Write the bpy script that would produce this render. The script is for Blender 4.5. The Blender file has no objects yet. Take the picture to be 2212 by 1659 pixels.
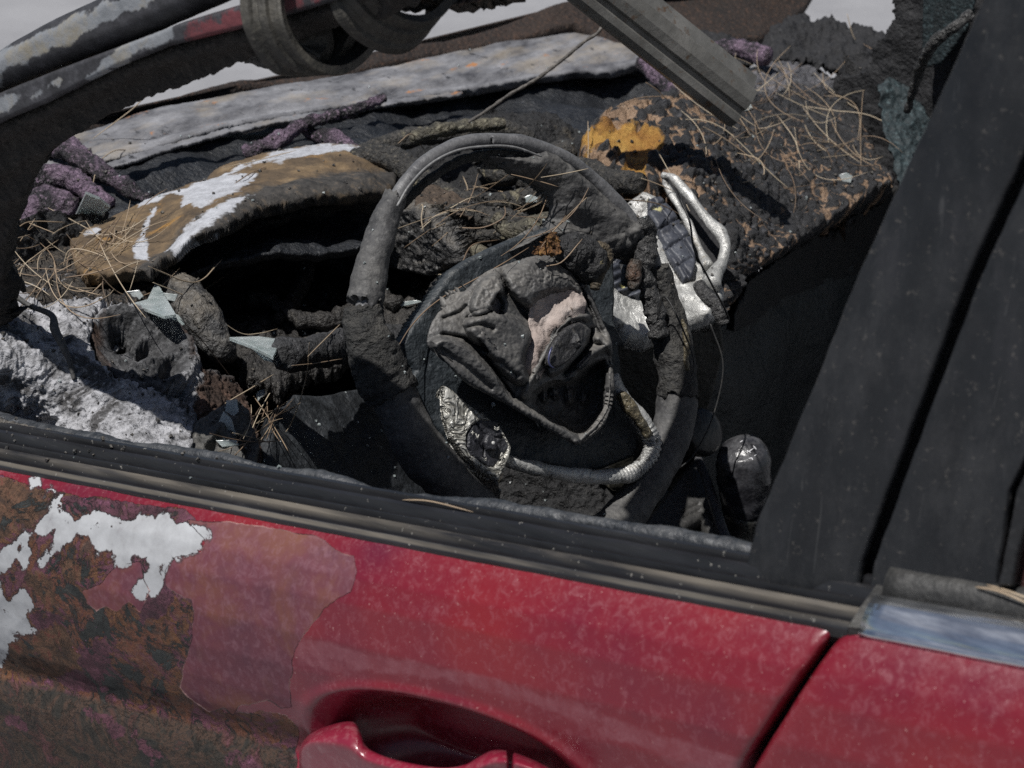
import bpy, math, random
import numpy as np
from mathutils import Vector, Matrix
from mathutils.bvhtree import BVHTree
random.seed(7); RNG = np.random.RandomState(11)
SC = bpy.context.scene
COL = SC.collection
# ------------------------------------------------------------------ camera
AZ, EL, ROLL = math.radians(36), math.radians(23), math.radians(2.0)
LENS = 80.0
TGT = np.array([0, .40, .93])
CV = np.array([math.cos(EL)*math.sin(AZ), -math.cos(EL)*math.cos(AZ), math.sin(EL)])   # target -> camera
CAM = TGT + 2.0*CV
VW = -CV
R0 = np.array([math.cos(AZ), math.sin(AZ), 0.]); U0 = np.cross(R0, VW)
# roll: the picture's right side turned up
RT = math.cos(ROLL)*R0 - math.sin(ROLL)*U0
UP = math.sin(ROLL)*R0 + math.cos(ROLL)*U0
cam_d = bpy.data.cameras.new('camera'); cam = bpy.data.objects.new('camera', cam_d); COL.objects.link(cam)
m = Matrix([[RT[0], UP[0], CV[0], CAM[0]], [RT[1], UP[1], CV[1], CAM[1]], [RT[2], UP[2], CV[2], CAM[2]], [0, 0, 0, 1]])
cam.matrix_world = m
cam_d.lens = LENS; cam_d.sensor_width = 36; cam_d.clip_start = .05; cam_d.clip_end = 500
cam_d.dof.use_dof = True; cam_d.dof.focus_distance = 1.98; cam_d.dof.aperture_fstop = 13
SC.camera = cam
# ------------------------------------------------------------------ light
SUN = Vector((-.02, -.39, .92)).normalized()
w = bpy.data.worlds.new('World'); SC.world = w; w.use_nodes = True
wn = w.node_tree.nodes; wl = w.node_tree.links
bg = wn['Background']; sky = wn.new('ShaderNodeTexSky'); sky.sky_type = 'NISHITA'; sky.sun_disc = False
sky.sun_elevation = math.asin(SUN.z); sky.sun_rotation = math.atan2(SUN.x, SUN.y)
wl.new(sky.outputs[0], bg.inputs[0]); bg.inputs[1].default_value = .05
sd = bpy.data.lights.new('sun', 'SUN'); sd.energy = 5.0; sd.angle = math.radians(.53); sd.color = (1, .975, .94)
so = bpy.data.objects.new('sun', sd); COL.objects.link(so); so.location = (0, 0, 5)
so.rotation_euler = SUN.to_track_quat('Z', 'Y').to_euler()
SC.view_settings.view_transform = 'Standard'; SC.view_settings.look = 'None'
SC.cycles.use_denoising = False; SC.cycles.sample_clamp_indirect = 3.0
SC.view_settings.exposure = 0; SC.view_settings.gamma = 1
# ------------------------------------------------------------------ pixel -> space (2212 x 1659 frame)
F = LENS/36*2212
def dirs(px, py):
    u = (np.asarray(px, float)-1106)/F; v = (829.5-np.asarray(py, float))/F
    return VW + u[..., None]*RT + v[..., None]*UP
def PD(px, py, D): return CAM + dirs(px, py)*np.asarray(D, float)[..., None]
def DY(px, py, y): return (y-CAM[1])/dirs(px, py)[..., 1]
def DZ(px, py, z): return (z-CAM[2])/dirs(px, py)[..., 2]
def PY(px, py, y): return PD(px, py, DY(px, py, y))
def PZ(px, py, z): return PD(px, py, DZ(px, py, z))
def proj(P):
    q = np.asarray(P)-CAM; d = q@VW
    return 1106+F*(q@RT)/d, 829.5-F*(q@UP)/d, d
# ------------------------------------------------------------------ noise
PERM = RNG.permutation(256); PERM = np.concatenate([PERM, PERM, PERM])
GR = RNG.normal(size=(256, 3)); GR /= np.linalg.norm(GR, axis=1)[:, None]
def noise(P):
    P = np.asarray(P, float); I = np.floor(P).astype(int); f = P-I; t = f*f*f*(f*(f*6-15)+10); I &= 255
    r = 0
    for a in (0, 1):
        for b in (0, 1):
            for c in (0, 1):
                g = GR[PERM[PERM[PERM[(I[..., 0]+a) & 255]+((I[..., 1]+b) & 255)]+((I[..., 2]+c) & 255)]]
                d = (g*(f-np.array([a, b, c]))).sum(-1)
                r = r + d*(t[..., 0] if a else 1-t[..., 0])*(t[..., 1] if b else 1-t[..., 1])*(t[..., 2] if c else 1-t[..., 2])
    return r*1.6
def fbm(P, o=4):
    r = 0; a = 1.; s = 1.
    for i in range(o): r = r+a*noise(P*s+i*17.3); a *= .5; s *= 2.03
    return r
def ridge(P, o=4):
    r = 0; a = 1.; s = 1.
    for i in range(o): r = r+a*(1-2*np.abs(noise(P*s+i*9.1))); a *= .5; s *= 2.1
    return r*.5
def bill(P, o=3):
    r = 0; a = 1.; s = 1.
    for i in range(o): r = r+a*(2*np.abs(noise(P*s+i*5.7))); a *= .5; s *= 2.0
    return r*.6-.3
JT = RNG.rand(4096, 3)
def worley(P):
    P = np.asarray(P, float); I = np.floor(P).astype(int); f1 = np.full(P.shape[:-1], 9.); f2 = f1.copy()
    for a in (-1, 0, 1):
        for b in (-1, 0, 1):
            for c in (-1, 0, 1):
                J = I+np.array([a, b, c]); h = (J[..., 0]*73856093 ^ J[..., 1]*19349663 ^ J[..., 2]*83492791) & 4095
                d = np.linalg.norm(J+JT[h]-P, axis=-1)
                n1 = np.minimum(f1, d); f2 = np.minimum(f2, np.maximum(f1, d)); f1 = n1
    return f1, f2
def cells(P, wob=.35):
    Q = P+wob*np.stack([noise(P*1.7), noise(P*1.7+31), noise(P*1.7+77)], -1)
    a, b = worley(Q); return b-a
def disp(P, specs):
    h = np.zeros(P.shape[:-1])
    for k, a, s in specs:
        Q = P*s
        h += a*({'fbm': fbm, 'ridge': ridge, 'bill': bill}[k](Q) if k != 'cell' else (np.clip(cells(Q)*2.6, 0, 1)**.6-.8))
    return h
def sdf_poly(px, py, poly):
    poly = np.asarray(poly, float); d = np.full(px.shape, 1e18); ins = np.zeros(px.shape, bool); n = len(poly)
    for i in range(n):
        a = poly[i]; b = poly[(i+1) % n]; e = b-a; wx = px-a[0]; wy = py-a[1]
        t = np.clip((wx*e[0]+wy*e[1])/max(e@e, 1e-9), 0, 1)
        d = np.minimum(d, (wx-e[0]*t)**2+(wy-e[1]*t)**2)
        c = ((a[1] > py) != (b[1] > py))
        if abs(e[1]) > 1e-9: ins ^= c & (px < e[0]*(py-a[1])/e[1]+a[0])
    d = np.sqrt(d); return np.where(ins, d, -d)
def dline(px, py, pts):
    """distance to an open polyline and position along it 0..1"""
    pts = np.asarray(pts, float); d = np.full(px.shape, 1e18); tt = np.zeros(px.shape); n = len(pts)-1
    for i in range(n):
        a = pts[i]; e = pts[i+1]-a; wx = px-a[0]; wy = py-a[1]
        t = np.clip((wx*e[0]+wy*e[1])/max(e@e, 1e-9), 0, 1); q = np.hypot(wx-e[0]*t, wy-e[1]*t)
        m_ = q < d; d = np.where(m_, q, d); tt = np.where(m_, (i+t)/n, tt)
    return d, tt
def smooth_poly(poly, n=4):
    p = np.asarray(poly, float)
    for _ in range(n-2):
        q = np.roll(p, -1, 0); p = np.stack([.75*p+.25*q, .25*p+.75*q], 1).reshape(-1, 2)
    return p
# ------------------------------------------------------------------ tags
def tag(o, label=None, cat=None, group=None, kind=None):
    if label: o['label'] = label
    if cat: o['category'] = cat
    if group: o['group'] = group
    if kind: o['kind'] = kind
    return o
def empty(name, loc=(0, 0, 0)):
    o = bpy.data.objects.new(name, None); COL.objects.link(o); o.location = loc; return o
def link(name, me, mat, parent=None, smooth=True):
    o = bpy.data.objects.new(name, me); COL.objects.link(o)
    if mat: me.materials.append(mat)
    if parent is not None: o.parent = parent
    if smooth: me.polygons.foreach_set('use_smooth', [True]*len(me.polygons))
    return o
def mesh_np(name, V, Q, attrs=None):
    V = np.asarray(V, np.float32); me = bpy.data.meshes.new(name)
    Q = np.asarray(Q, np.int32); k = Q.shape[1]
    me.vertices.add(len(V)); me.vertices.foreach_set('co', V.ravel())
    me.loops.add(Q.size); me.loops.foreach_set('vertex_index', Q.ravel())
    me.polygons.add(len(Q)); me.polygons.foreach_set('loop_start', np.arange(0, Q.size, k, dtype=np.int32))
    me.update(calc_edges=True)
    for a, v in (attrs or {}).items():
        at = me.attributes.new(a, 'FLOAT', 'POINT'); at.data.foreach_set('value', np.asarray(v, np.float32).ravel())
    me.validate(); return me
CRUST = ('char_black', 'char_grey', 'char_brown', 'melted_dash', 'melted_cable', 'pale_cable', 'dash_top_char', 'hollow', 'charred_vent', 'stalk_char', 'brown_board', 'mauve_melt', 'grey_bracket', 'shelf_char')
WALLN = CRUST+('scorched_hood', 'white_ash', 'alligator_char', 'burnt_cowl_metal', 'orange_rust', 'sooty_interior', 'sooty_teal', 'under_pad', 'sooty_frame')
SURF = []          # (vertices, faces) of surfaces that loose debris can rest on
# ------------------------------------------------------------------ builders
def tps(pts):
    pts = np.asarray(pts, float); X = pts[:, :2]/500.; d = pts[:, 2]; n = len(X)
    if n == 1: return lambda x, y: np.full(np.shape(x), d[0])
    def K(r2): return np.where(r2 > 0, r2*np.log(r2+1e-12), 0)*.5
    if n < 4:
        A = np.c_[np.ones(n), X]; c = np.linalg.lstsq(A, d, rcond=None)[0]
        return lambda x, y: c[0]+c[1]*np.asarray(x)/500.+c[2]*np.asarray(y)/500.
    r2 = ((X[:, None]-X[None])**2).sum(-1); A = np.zeros((n+3, n+3)); A[:n, :n] = K(r2)+1e-3*np.eye(n)
    A[:n, n] = 1; A[:n, n+1:] = X; A[n, :n] = 1; A[n+1:, :n] = X.T
    c = np.linalg.solve(A, np.r_[d, 0, 0, 0])
    def f(x, y):
        x = np.asarray(x)/500.; y = np.asarray(y)/500.; r = c[n]+c[n+1]*x+c[n+2]*y
        for i in range(n): r = r+c[i]*K((x-X[i, 0])**2+(y-X[i, 1])**2)
        return r
    return f
def relief(name, poly, dep, mat, parent=None, step=3., thick=.006, holes=(), hfn=None, edge=None, nz=(), jag=None, sdfs=None, rest=True, offset=0., smooth=2, attrs=None):
    poly = smooth_poly(poly, smooth) if smooth > 2 else np.asarray(poly, float)
    x0, y0 = poly.min(0)-2*step; x1, y1 = poly.max(0)+2*step
    gx, gy = np.meshgrid(np.arange(x0, x1, step), np.arange(y0, y1, step), indexing='ij')
    def sd(px, py):
        s = sdf_poly(px, py, poly)
        for h in holes: s = np.minimum(s, -sdf_poly(px, py, h))
        if jag:
            Q = np.stack([px, py, px*0+len(name)], -1)
            s = s+jag[0]*fbm(Q/jag[1], 3)
        return s
    s = sd(gx, gy)
    ga, gb = np.gradient(s, step); g2 = np.maximum(ga**2+gb**2, .3)
    out = s < 0; k = np.clip(-s, 0, 1.3*step)
    gx = np.where(out, gx+k*ga/g2, gx); gy = np.where(out, gy+k*gb/g2, gy)
    ins = ~out; cell = (ins[:-1, :-1].astype(int)+ins[1:, :-1]+ins[:-1, 1:]+ins[1:, 1:]) >= 2
    f = dep if callable(dep) else tps(dep)
    D = f(gx, gy)-offset; P = PD(gx, gy, D)
    T1 = np.gradient(P, axis=0); T2 = np.gradient(P, axis=1); N = np.cross(T1, T2); N /= np.linalg.norm(N, axis=-1)[..., None]+1e-12
    N *= np.sign((N*(CAM-P)).sum(-1))[..., None]
    if mat.name in CRUST: nz = list(nz)+[('ridge', .0014, 130), ('cell', .0012, 85)]
    h = disp(P, nz) if nz else np.zeros(gx.shape)
    raw = h.copy()
    if hfn is not None: h = h+hfn(gx, gy, P)
    if edge:
        q = 1-np.clip(np.maximum(s, 0)/edge[0], 0, 1); h = h-edge[1]*(1-np.sqrt(np.maximum(1-q*q, 0)))
    P = P+N*h[..., None]; B = P-N*thick
    gn = np.hypot(ga, gb)+1e-6; t1 = T1/(np.linalg.norm(T1, axis=-1)[..., None]+1e-12); t2 = T2/(np.linalg.norm(T2, axis=-1)[..., None]+1e-12)
    INW = (ga/gn)[..., None]*t1+(gb/gn)[..., None]*t2; B = B+INW*(thick*.7)*(s < 2.2*step)[..., None]
    idx = np.arange(gx.size).reshape(gx.shape); n = gx.size
    a, b, c, d = idx[:-1, :-1][cell], idx[1:, :-1][cell], idx[1:, 1:][cell], idx[:-1, 1:][cell]
    top = np.stack([a, d, c, b], 1); bot = np.stack([a, b, c, d], 1)+n
    E = np.concatenate([top[:, [0, 1]], top[:, [1, 2]], top[:, [2, 3]], top[:, [3, 0]]])
    key = E[:, 0].astype(np.int64)*(2*n)+E[:, 1]; rk = E[:, 1].astype(np.int64)*(2*n)+E[:, 0]
    bd = E[~np.isin(key, rk)]
    V = np.concatenate([P.reshape(-1, 3), B.reshape(-1, 3)])
    NR = 4 if thick > .004 else 1; bv = np.unique(bd); pos = {}; lay = [bv]; extra = []; amp = min(thick*.45, .004) if mat.name in WALLN else .0004
    for q_ in range(1, NR):
        t_ = q_/NR; a0 = V[bv]; b0_ = V[bv+n]; c_ = a0+(b0_-a0)*t_
        c_ = c_+math.sin(math.pi*t_)*(amp*np.stack([fbm(c_*70, 3), fbm(c_*70+9, 3), fbm(c_*70+23, 3)], -1)-INW.reshape(-1, 3)[bv]*thick*.25*(1-t_))
        extra.append(c_)
    layers = [bv]+[2*n+i*len(bv)+np.arange(len(bv)) for i in range(len(extra))]+[bv+n]
    look = np.full(2*n, -1); look[bv] = np.arange(len(bv)); side = []
    for i in range(len(layers)-1):
        u_, v_ = layers[i], layers[i+1]; A0, B0 = look[bd[:, 0]], look[bd[:, 1]]
        side.append(np.stack([u_[B0], u_[A0], v_[A0], v_[B0]], 1))
    if extra: V = np.concatenate([V]+extra)
    Q = np.concatenate([top, bot]+side); src = np.r_[np.arange(n), np.arange(n)]
    if extra: src = np.r_[src, np.tile(bv, len(extra))]
    used = np.unique(Q); mp = np.full(len(V), -1); mp[used] = np.arange(len(used))
    at = {'edge': (np.maximum(s, 0).ravel()/100.)[src][used], 'hgt': raw.ravel()[src][used]}
    for kk, pl in (sdfs or {}).items():
        v = -1e9
        for p_ in pl: v = np.maximum(v, sdf_poly(gx, gy, p_))
        at[kk] = (np.clip(v, -300, 300).ravel()/100.)[src][used]
    for kk, fn in (attrs or {}).items(): at[kk] = fn(gx, gy, P).ravel()[src][used]
    if rest: SURF.append((V[used], mp[top]))
    return link(name, mesh_np(name, V[used], mp[Q], at), mat, parent)
def catmull(P, n):
    P = np.asarray(P, float); m_ = len(P)
    Pp = np.vstack([2*P[0]-P[1], P, 2*P[-1]-P[-2]]); t = np.linspace(0, m_-1-1e-9, n); i = t.astype(int); f = (t-i)[:, None]
    a, b, c, d = Pp[i], Pp[i+1], Pp[i+2], Pp[i+3]
    return .5*(2*b+(c-a)*f+(2*a-5*b+4*c-d)*f**2+(3*b-3*c+d-a)*f**3)
def resamp(P, R, ds, closed=False):
    X = np.c_[P, R]
    if closed: X = np.vstack([X[-2:], X, X[:3]])
    C_ = catmull(X, 40*len(X))
    if closed: C_ = C_[int(40*len(X)*2/(len(X)-1)):int(40*len(X)*(len(X)-3)/(len(X)-1))]
    L = np.r_[0, np.cumsum(np.linalg.norm(np.diff(C_[:, :3], axis=0), axis=1))]; n = max(int(L[-1]/ds), 4)
    t = np.linspace(0, L[-1], n); return np.stack([np.interp(t, L, C_[:, j]) for j in range(4)], 1), t
def frames(C_):
    T = np.gradient(C_, axis=0); T /= np.linalg.norm(T, axis=1)[:, None]
    N = np.zeros_like(T); v = np.array([.1, .2, 1.]); v -= T[0]*(v@T[0]); N[0] = v/np.linalg.norm(v)
    for i in range(1, len(T)):
        v = N[i-1]-T[i]*(N[i-1]@T[i]); N[i] = v/np.linalg.norm(v)
    return T, N, np.cross(T, N)
def tube(name, P, R, mat, parent=None, seg=20, ds=.0025, nz=(), flat=None, rest=True, rip=None, ragged=0., closed=False, attrs=None, ripm=None):
    """round body along a path; flat=(axis vector, factor) squashes it; rip=(amp, wavelength) rings round it"""
    C_, L = resamp(np.asarray(P), np.asarray(R), ds, closed); r = C_[:, 3]; C_ = C_[:, :3]; T, N, B = frames(C_)
    a = np.linspace(0, 2*math.pi, seg, endpoint=False); n = len(C_)
    dv = np.cos(a)[None, :, None]*N[:, None]+np.sin(a)[None, :, None]*B[:, None]
    off = dv*r[:, None, None]
    if flat is not None:
        ax = np.asarray(flat[0], float); ax = ax/np.linalg.norm(ax); off = off-(1-flat[1])*(off@ax)[..., None]*ax
    V = C_[:, None]+off
    if mat.name in CRUST and R[0] > .002: nz = list(nz)+[('ridge', .0012, 140)]
    h = disp(V, nz) if nz else np.zeros(V.shape[:2])
    if rip:
        ph = L[:, None]/rip[1]*2*math.pi+3*noise(V*40); h = h+rip[0]*np.sin(ph)*(.5+.5*np.clip(noise(V*18)+.6, 0, 1))*(1 if ripm is None else (.12+.88*np.clip((L/L[-1]-ripm[0])/.06, 0, 1)*np.clip((ripm[1]-L/L[-1])/.06, 0, 1))[:, None])
    if ragged:
        e = np.zeros((n, seg)); q = noise(np.stack([np.cos(a)*2, np.sin(a)*2, a*0], -1))
        V[0] += T[0]*(ragged*q)[:, None]; V[-1] += T[-1]*(ragged*q)[:, None]
    V = V+dv*h[..., None]
    idx = np.arange(n*seg).reshape(n, seg); nx = np.roll(idx, -1, 1)
    Q = np.stack([idx[:-1], nx[:-1], nx[1:], idx[1:]], -1).reshape(-1, 4)
    V = V.reshape(-1, 3); caps = []
    if not closed:
        V = np.vstack([V, C_[0]-T[0]*r[0]*.35, C_[-1]+T[-1]*r[-1]*.35]); c0, c1 = n*seg, n*seg+1
        for j in range(seg):
            k = (j+1) % seg; caps.append([idx[0, k], idx[0, j], c0, c0]); caps.append([idx[-1, j], idx[-1, k], c1, c1])
        me = bpy.data.meshes.new(name); me.from_pydata(V.tolist(), [], Q.tolist()+[c[:3] for c in caps]); me.update()
    else:
        Q = np.vstack([Q, np.stack([idx[-1], nx[-1], nx[0], idx[0]], -1)]); me = mesh_np(name, V, Q)
    if rest: SURF.append((V, Q))
    return link(name, me, mat, parent)
def tp(name, pts, mat, parent=None, **k):
    """tube from (px, py, depth, radius in px)"""
    a = np.asarray(pts, float); return tube(name, PD(a[:, 0], a[:, 1], a[:, 2]), a[:, 3]*a[:, 2]/F, mat, parent, **k)
def sweep(name, path, prof, mat, parent=None, side=(0, -1, 0), up=(0, 0, 1), n=None, closed=True, nz=(), scale=None, rest=True, smooth=False, caps=True, twist=None):
    """profile (a, b) pairs swept along a path: a along side, b along up; 'pv' stores the place in the profile"""
    P = np.asarray(path, float)
    if n: P = catmull(P, n)
    pr = np.asarray(prof, float); S = np.asarray(side, float); U = np.asarray(up, float); k = len(pr); m_ = len(P)
    S = np.broadcast_to(S, (m_, 3)); U = np.broadcast_to(U, (m_, 3))
    sc = np.ones(m_) if scale is None else np.interp(np.linspace(0, 1, m_), np.linspace(0, 1, len(scale)), scale)
    V = P[:, None]+sc[:, None, None]*(pr[None, :, 0, None]*S[:, None]+pr[None, :, 1, None]*U[:, None])
    if nz:
        c = V.mean(1)[:, None]; d = V-c; d /= np.linalg.norm(d, axis=-1)[..., None]+1e-9; V = V+d*disp(V, nz)[..., None]
    idx = np.arange(m_*k).reshape(m_, k)
    j = idx if closed else idx[:, :-1]; j2 = np.roll(idx, -1, 1) if closed else idx[:, 1:]
    Q = np.stack([j[:-1], j2[:-1], j2[1:], j[1:]], -1).reshape(-1, 4)
    me = bpy.data.meshes.new(name); faces = Q.tolist()
    if closed and caps: faces += [idx[0][::-1].tolist(), idx[-1].tolist()]
    me.from_pydata(V.reshape(-1, 3).tolist(), [], faces); me.update()
    at = me.attributes.new('pv', 'FLOAT', 'POINT'); at.data.foreach_set('value', np.tile(np.linspace(0, 1, k), m_).astype(np.float32))
    if rest: SURF.append((V.reshape(-1, 3), Q))
    return link(name, me, mat, parent, smooth)
def fix_normals(o):
    import bmesh
    b = bmesh.new(); b.from_mesh(o.data); bmesh.ops.recalc_face_normals(b, faces=b.faces); b.to_mesh(o.data); b.free(); return o
def rib(name, pts, w_, t_, wdir, mat, parent=None, n=60, groove=True, rest=False):
    """ribbon of rubber: width along wdir, thickness across"""
    P = catmull(np.asarray(pts, float), n); T = np.gradient(P, axis=0); T /= np.linalg.norm(T, axis=1)[:, None]
    W = np.broadcast_to(np.asarray(wdir, float), P.shape); W = W-T*(W*T).sum(1)[:, None]; W /= np.linalg.norm(W, axis=1)[:, None]
    N = np.cross(T, W)
    pr = [(-1, -1), (-1, 1), (-.6, 1.2), (-.45, .4), (-.2, .4), (-.1, 1.1), (.25, 1.1), (.35, .3), (.75, .4), (.85, 1.2), (1, 1), (1, -1)] if groove else [(-1, -1), (-1, 1), (1, 1), (1, -1)]
    pr = [(a*w_/2, b*t_/2) for a, b in pr]
    return fix_normals(sweep(name, P, pr, mat, parent, side=W, up=N, rest=rest))
# ------------------------------------------------------------------ materials
class NT:
    def __init__(s, name):
        s.m = bpy.data.materials.new(name); s.m.use_nodes = True; s.t = s.m.node_tree; s.t.nodes.clear()
        s.o = s.n('ShaderNodeOutputMaterial'); s.b = s.n('ShaderNodeBsdfPrincipled'); s.l(s.b.outputs[0], s.o.inputs[0])
        s.tc = s.n('ShaderNodeTexCoord').outputs['Object']
    def n(s, t): return s.t.nodes.new(t)
    def l(s, a, b):
        if isinstance(a, (int, float)): b.default_value = a
        elif isinstance(a, tuple): b.default_value = a if len(a) == 4 or len(a) != 3 or b.type == 'VECTOR' else (*a, 1)
        else: s.t.links.new(a, b)
    def math(s, op, a, b=None, c=None):
        n = s.n('ShaderNodeMath'); n.operation = op; s.l(a, n.inputs[0])
        if b is not None: s.l(b, n.inputs[1])
        if c is not None: s.l(c, n.inputs[2])
        return n.outputs[0]
    def stretch(s, v):
        n = s.n('ShaderNodeMapping'); s.l(s.tc, n.inputs[0]); n.inputs['Scale'].default_value = v; return n.outputs[0]
    def noise(s, sc, det=4, rough=.55, vec=None, dist=0., w_=None):
        n = s.n('ShaderNodeTexNoise'); s.l(vec or s.tc, n.inputs['Vector']); n.inputs['Scale'].default_value = sc
        n.inputs['Detail'].default_value = det; n.inputs['Roughness'].default_value = rough; n.inputs['Distortion'].default_value = dist
        return n.outputs[0]
    def vor(s, sc, feat='F1', vec=None, out=0):
        n = s.n('ShaderNodeTexVoronoi'); n.feature = feat; s.l(vec or s.tc, n.inputs['Vector']); n.inputs['Scale'].default_value = sc; return n.outputs[out]
    def attr(s, a):
        n = s.n('ShaderNodeAttribute'); n.attribute_name = a; return n.outputs['Fac']
    def step(s, v, lo, hi):
        n = s.n('ShaderNodeMapRange'); n.clamp = True; s.l(v, n.inputs[0]); n.inputs[1].default_value = lo; n.inputs[2].default_value = hi; return n.outputs[0]
    def mix(s, f, a, b):
        n = s.n('ShaderNodeMix'); n.data_type = 'RGBA'; s.l(f, n.inputs[0]); s.l(a, n.inputs[6]); s.l(b, n.inputs[7]); return n.outputs[2]
    def mixf(s, f, a, b):
        n = s.n('ShaderNodeMix'); n.data_type = 'FLOAT'; s.l(f, n.inputs[0]); s.l(a, n.inputs[2]); s.l(b, n.inputs[3]); return n.outputs[0]
    def ramp(s, f, stops):
        n = s.n('ShaderNodeValToRGB'); s.l(f, n.inputs[0]); e = n.color_ramp.elements
        while len(e) > 1: e.remove(e[-1])
        for i, (p, c) in enumerate(stops):
            q = e[0] if i == 0 else e.new(p); q.position = p; q.color = (*c, 1)
        return n.outputs[0]
    def bump(s, h, dist, strg=1., nrm=None):
        n = s.n('ShaderNodeBump'); n.inputs['Strength'].default_value = strg; n.inputs['Distance'].default_value = dist; s.l(h, n.inputs['Height'])
        if nrm is not None: s.l(nrm, n.inputs['Normal'])
        return n.outputs[0]
    def up(s):
        g = s.n('ShaderNodeNewGeometry'); x = s.n('ShaderNodeSeparateXYZ'); s.l(g.outputs['Normal'], x.inputs[0]); return x.outputs[2]
    def sdm(s, a, amp, sc, soft=.01, off=0., det=6, vec=None):
        """mask from a stored distance, edge broken up by noise"""
        q = s.math('ADD', s.attr(a), s.math('MULTIPLY', s.math('SUBTRACT', s.noise(sc, det, .62, vec), .5), amp))
        return s.step(q, off-soft, off+soft)
    def fin(s, col, rough=.8, metal=0., nrm=None, coat=None, spec=None):
        s.l(col, s.b.inputs['Base Color']); s.l(rough, s.b.inputs['Roughness']); s.l(metal, s.b.inputs['Metallic'])
        if nrm is not None: s.l(nrm, s.b.inputs['Normal'])
        if coat is not None: s.l(coat[0], s.b.inputs['Coat Weight']); s.l(coat[1], s.b.inputs['Coat Roughness'])
        if spec is not None: s.l(spec, s.b.inputs['Specular IOR Level'])
        return s.m
MATS = {}
def char(name, dark=(.014, .014, .015), mid=(.048, .047, .046), light=(.15, .147, .142), sc=60, b1=.004, b2=.0012, rough=.5, dust=0., dustc=(.2, .17, .13), extra=(), thr=(.35, .62, .75), metal=0.):
    t = NT(name); n1 = t.noise(sc, 8, .65); n2 = t.noise(sc*.22, 4, .6)
    c = t.ramp(t.math('ADD', t.math('MULTIPLY', n1, .65), t.math('MULTIPLY', n2, .35)), [(thr[0], dark), (thr[1], mid), (thr[2], light)])
    for ecol, esc, lo, hi in extra:
        c = t.mix(t.step(t.noise(esc, 6, .65, dist=.6), lo, hi), c, ecol)
    if dust:
        d = t.math('MULTIPLY', t.step(t.up(), .1, .9), t.step(t.noise(sc*.5, 7, .7), .5-dust*.3, .75-dust*.3)); c = t.mix(t.math('MULTIPLY', d, min(1, dust+.3)), c, dustc)
    fine = t.noise(230, 3, .6); c = t.mix(t.math('MULTIPLY', t.step(fine, .54, .70), .55), c, light); c = t.mix(t.math('MULTIPLY', t.step(fine, .46, .33), .6), c, dark)
    nb = t.bump(t.noise(sc*.9, 5, .62), b1*2.4, 1.)
    nb = t.bump(t.noise(150, 4, .62), b2*5, 1., nb)
    MATS[name] = t.fin(c, rough, metal, nb, spec=.5); return MATS[name]
M_char = char('char_black')
M_char2 = char('char_grey', (.016, .016, .017), (.065, .064, .063), (.19, .186, .178), 70, .004, .001, .55, dust=.35)
M_charb = char('char_brown', (.014, .012, .01), (.045, .034, .026), (.12, .09, .065), 70, .004, .001, extra=(((.10, .05, .03), 22, .55, .7),))
M_leather = char('scorched_leather', (.028, .028, .030), (.062, .061, .061), (.14, .136, .13), 40, .0008, .0003, .68, .35, (.13, .125, .115), thr=(.3, .55, .78))
M_core = char('rim_core', (.07, .07, .073), (.12, .12, .125), (.20, .20, .205), 50, .0005, .0002, .5, .3, (.15, .15, .15))
M_ash = char('white_ash', (.07, .07, .073), (.24, .24, .25), (.44, .44, .46), 75, .003, .0006, .9, extra=(((.06, .058, .058), 18, .52, .60), ((.012, .012, .013), 90, .65, .69)), thr=(.33, .45, .60))
M_plate = char('teal_plastic', (.012, .016, .02), (.03, .038, .045), (.06, .07, .08), 45, .0015, .0004, .55, .25, (.09, .09, .085))
M_rubber = char('rubber', (.010, .010, .010), (.022, .022, .022), (.05, .049, .047), 30, .0008, .0003, .6, .25, (.09, .085, .075))
M_dark = char('sooty_interior', (.006, .006, .007), (.015, .015, .017), (.045, .045, .047), 20, .003, .001, .8)
M_mauve = char('mauve_melt', (.05, .035, .05), (.19, .13, .185), (.40, .28, .38), 55, .005, .002, .6, extra=(((.012, .011, .013), 20, .45, .56),))
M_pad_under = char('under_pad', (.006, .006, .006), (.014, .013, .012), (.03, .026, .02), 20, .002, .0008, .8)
def m_silver():
    t = NT('melted_silver'); n = t.noise(28, 6, .6, dist=.8)
    c = t.ramp(n, [(.25, (.24, .24, .23)), (.5, (.42, .42, .405)), (.75, (.55, .54, .52))])
    c = t.mix(t.step(t.noise(45, 7, .7), .58, .66), c, (.06, .055, .05)); c = t.mix(t.step(t.noise(16, 6, .7), .6, .72), c, (.22, .17, .09))
    nb = t.bump(t.noise(70, 6, .65, dist=1.2), .003, 1.); nb = t.bump(t.noise(260, 4, .6), .0006, 1., nb)
    return t.fin(c, .38, .35, nb)
M_silver = m_silver()
def m_foilwrinkle():
    t = NT('wrinkled_foil'); v = t.stretch((1, 1, 1)); n = t.noise(48, 3, .5, dist=2.2)
    w_ = t.math('ABSOLUTE', t.math('SUBTRACT', n, .5)); c = t.ramp(w_, [(0, (.10, .095, .08)), (.04, (.38, .37, .33)), (.2, (.6, .59, .55))])
    nb = t.bump(w_, .012, 1.); return t.fin(c, .4, .3, nb)
M_foil = m_foilwrinkle()
def m_fabric():
    t = NT('airbag_fabric'); c = t.ramp(t.noise(20, 5, .6), [(.3, (.22, .17, .15)), (.5, (.40, .34, .31)), (.7, (.54, .49, .46))])
    c = t.mix(t.step(t.noise(60, 6, .7), .62, .7), c, (.10, .07, .05)); wv = t.vor(900); nb = t.bump(wv, .0004, .8); nb = t.bump(t.noise(30, 3), .006, 1., nb)
    return t.fin(c, .9, 0, nb)
M_fabric = m_fabric()
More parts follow.
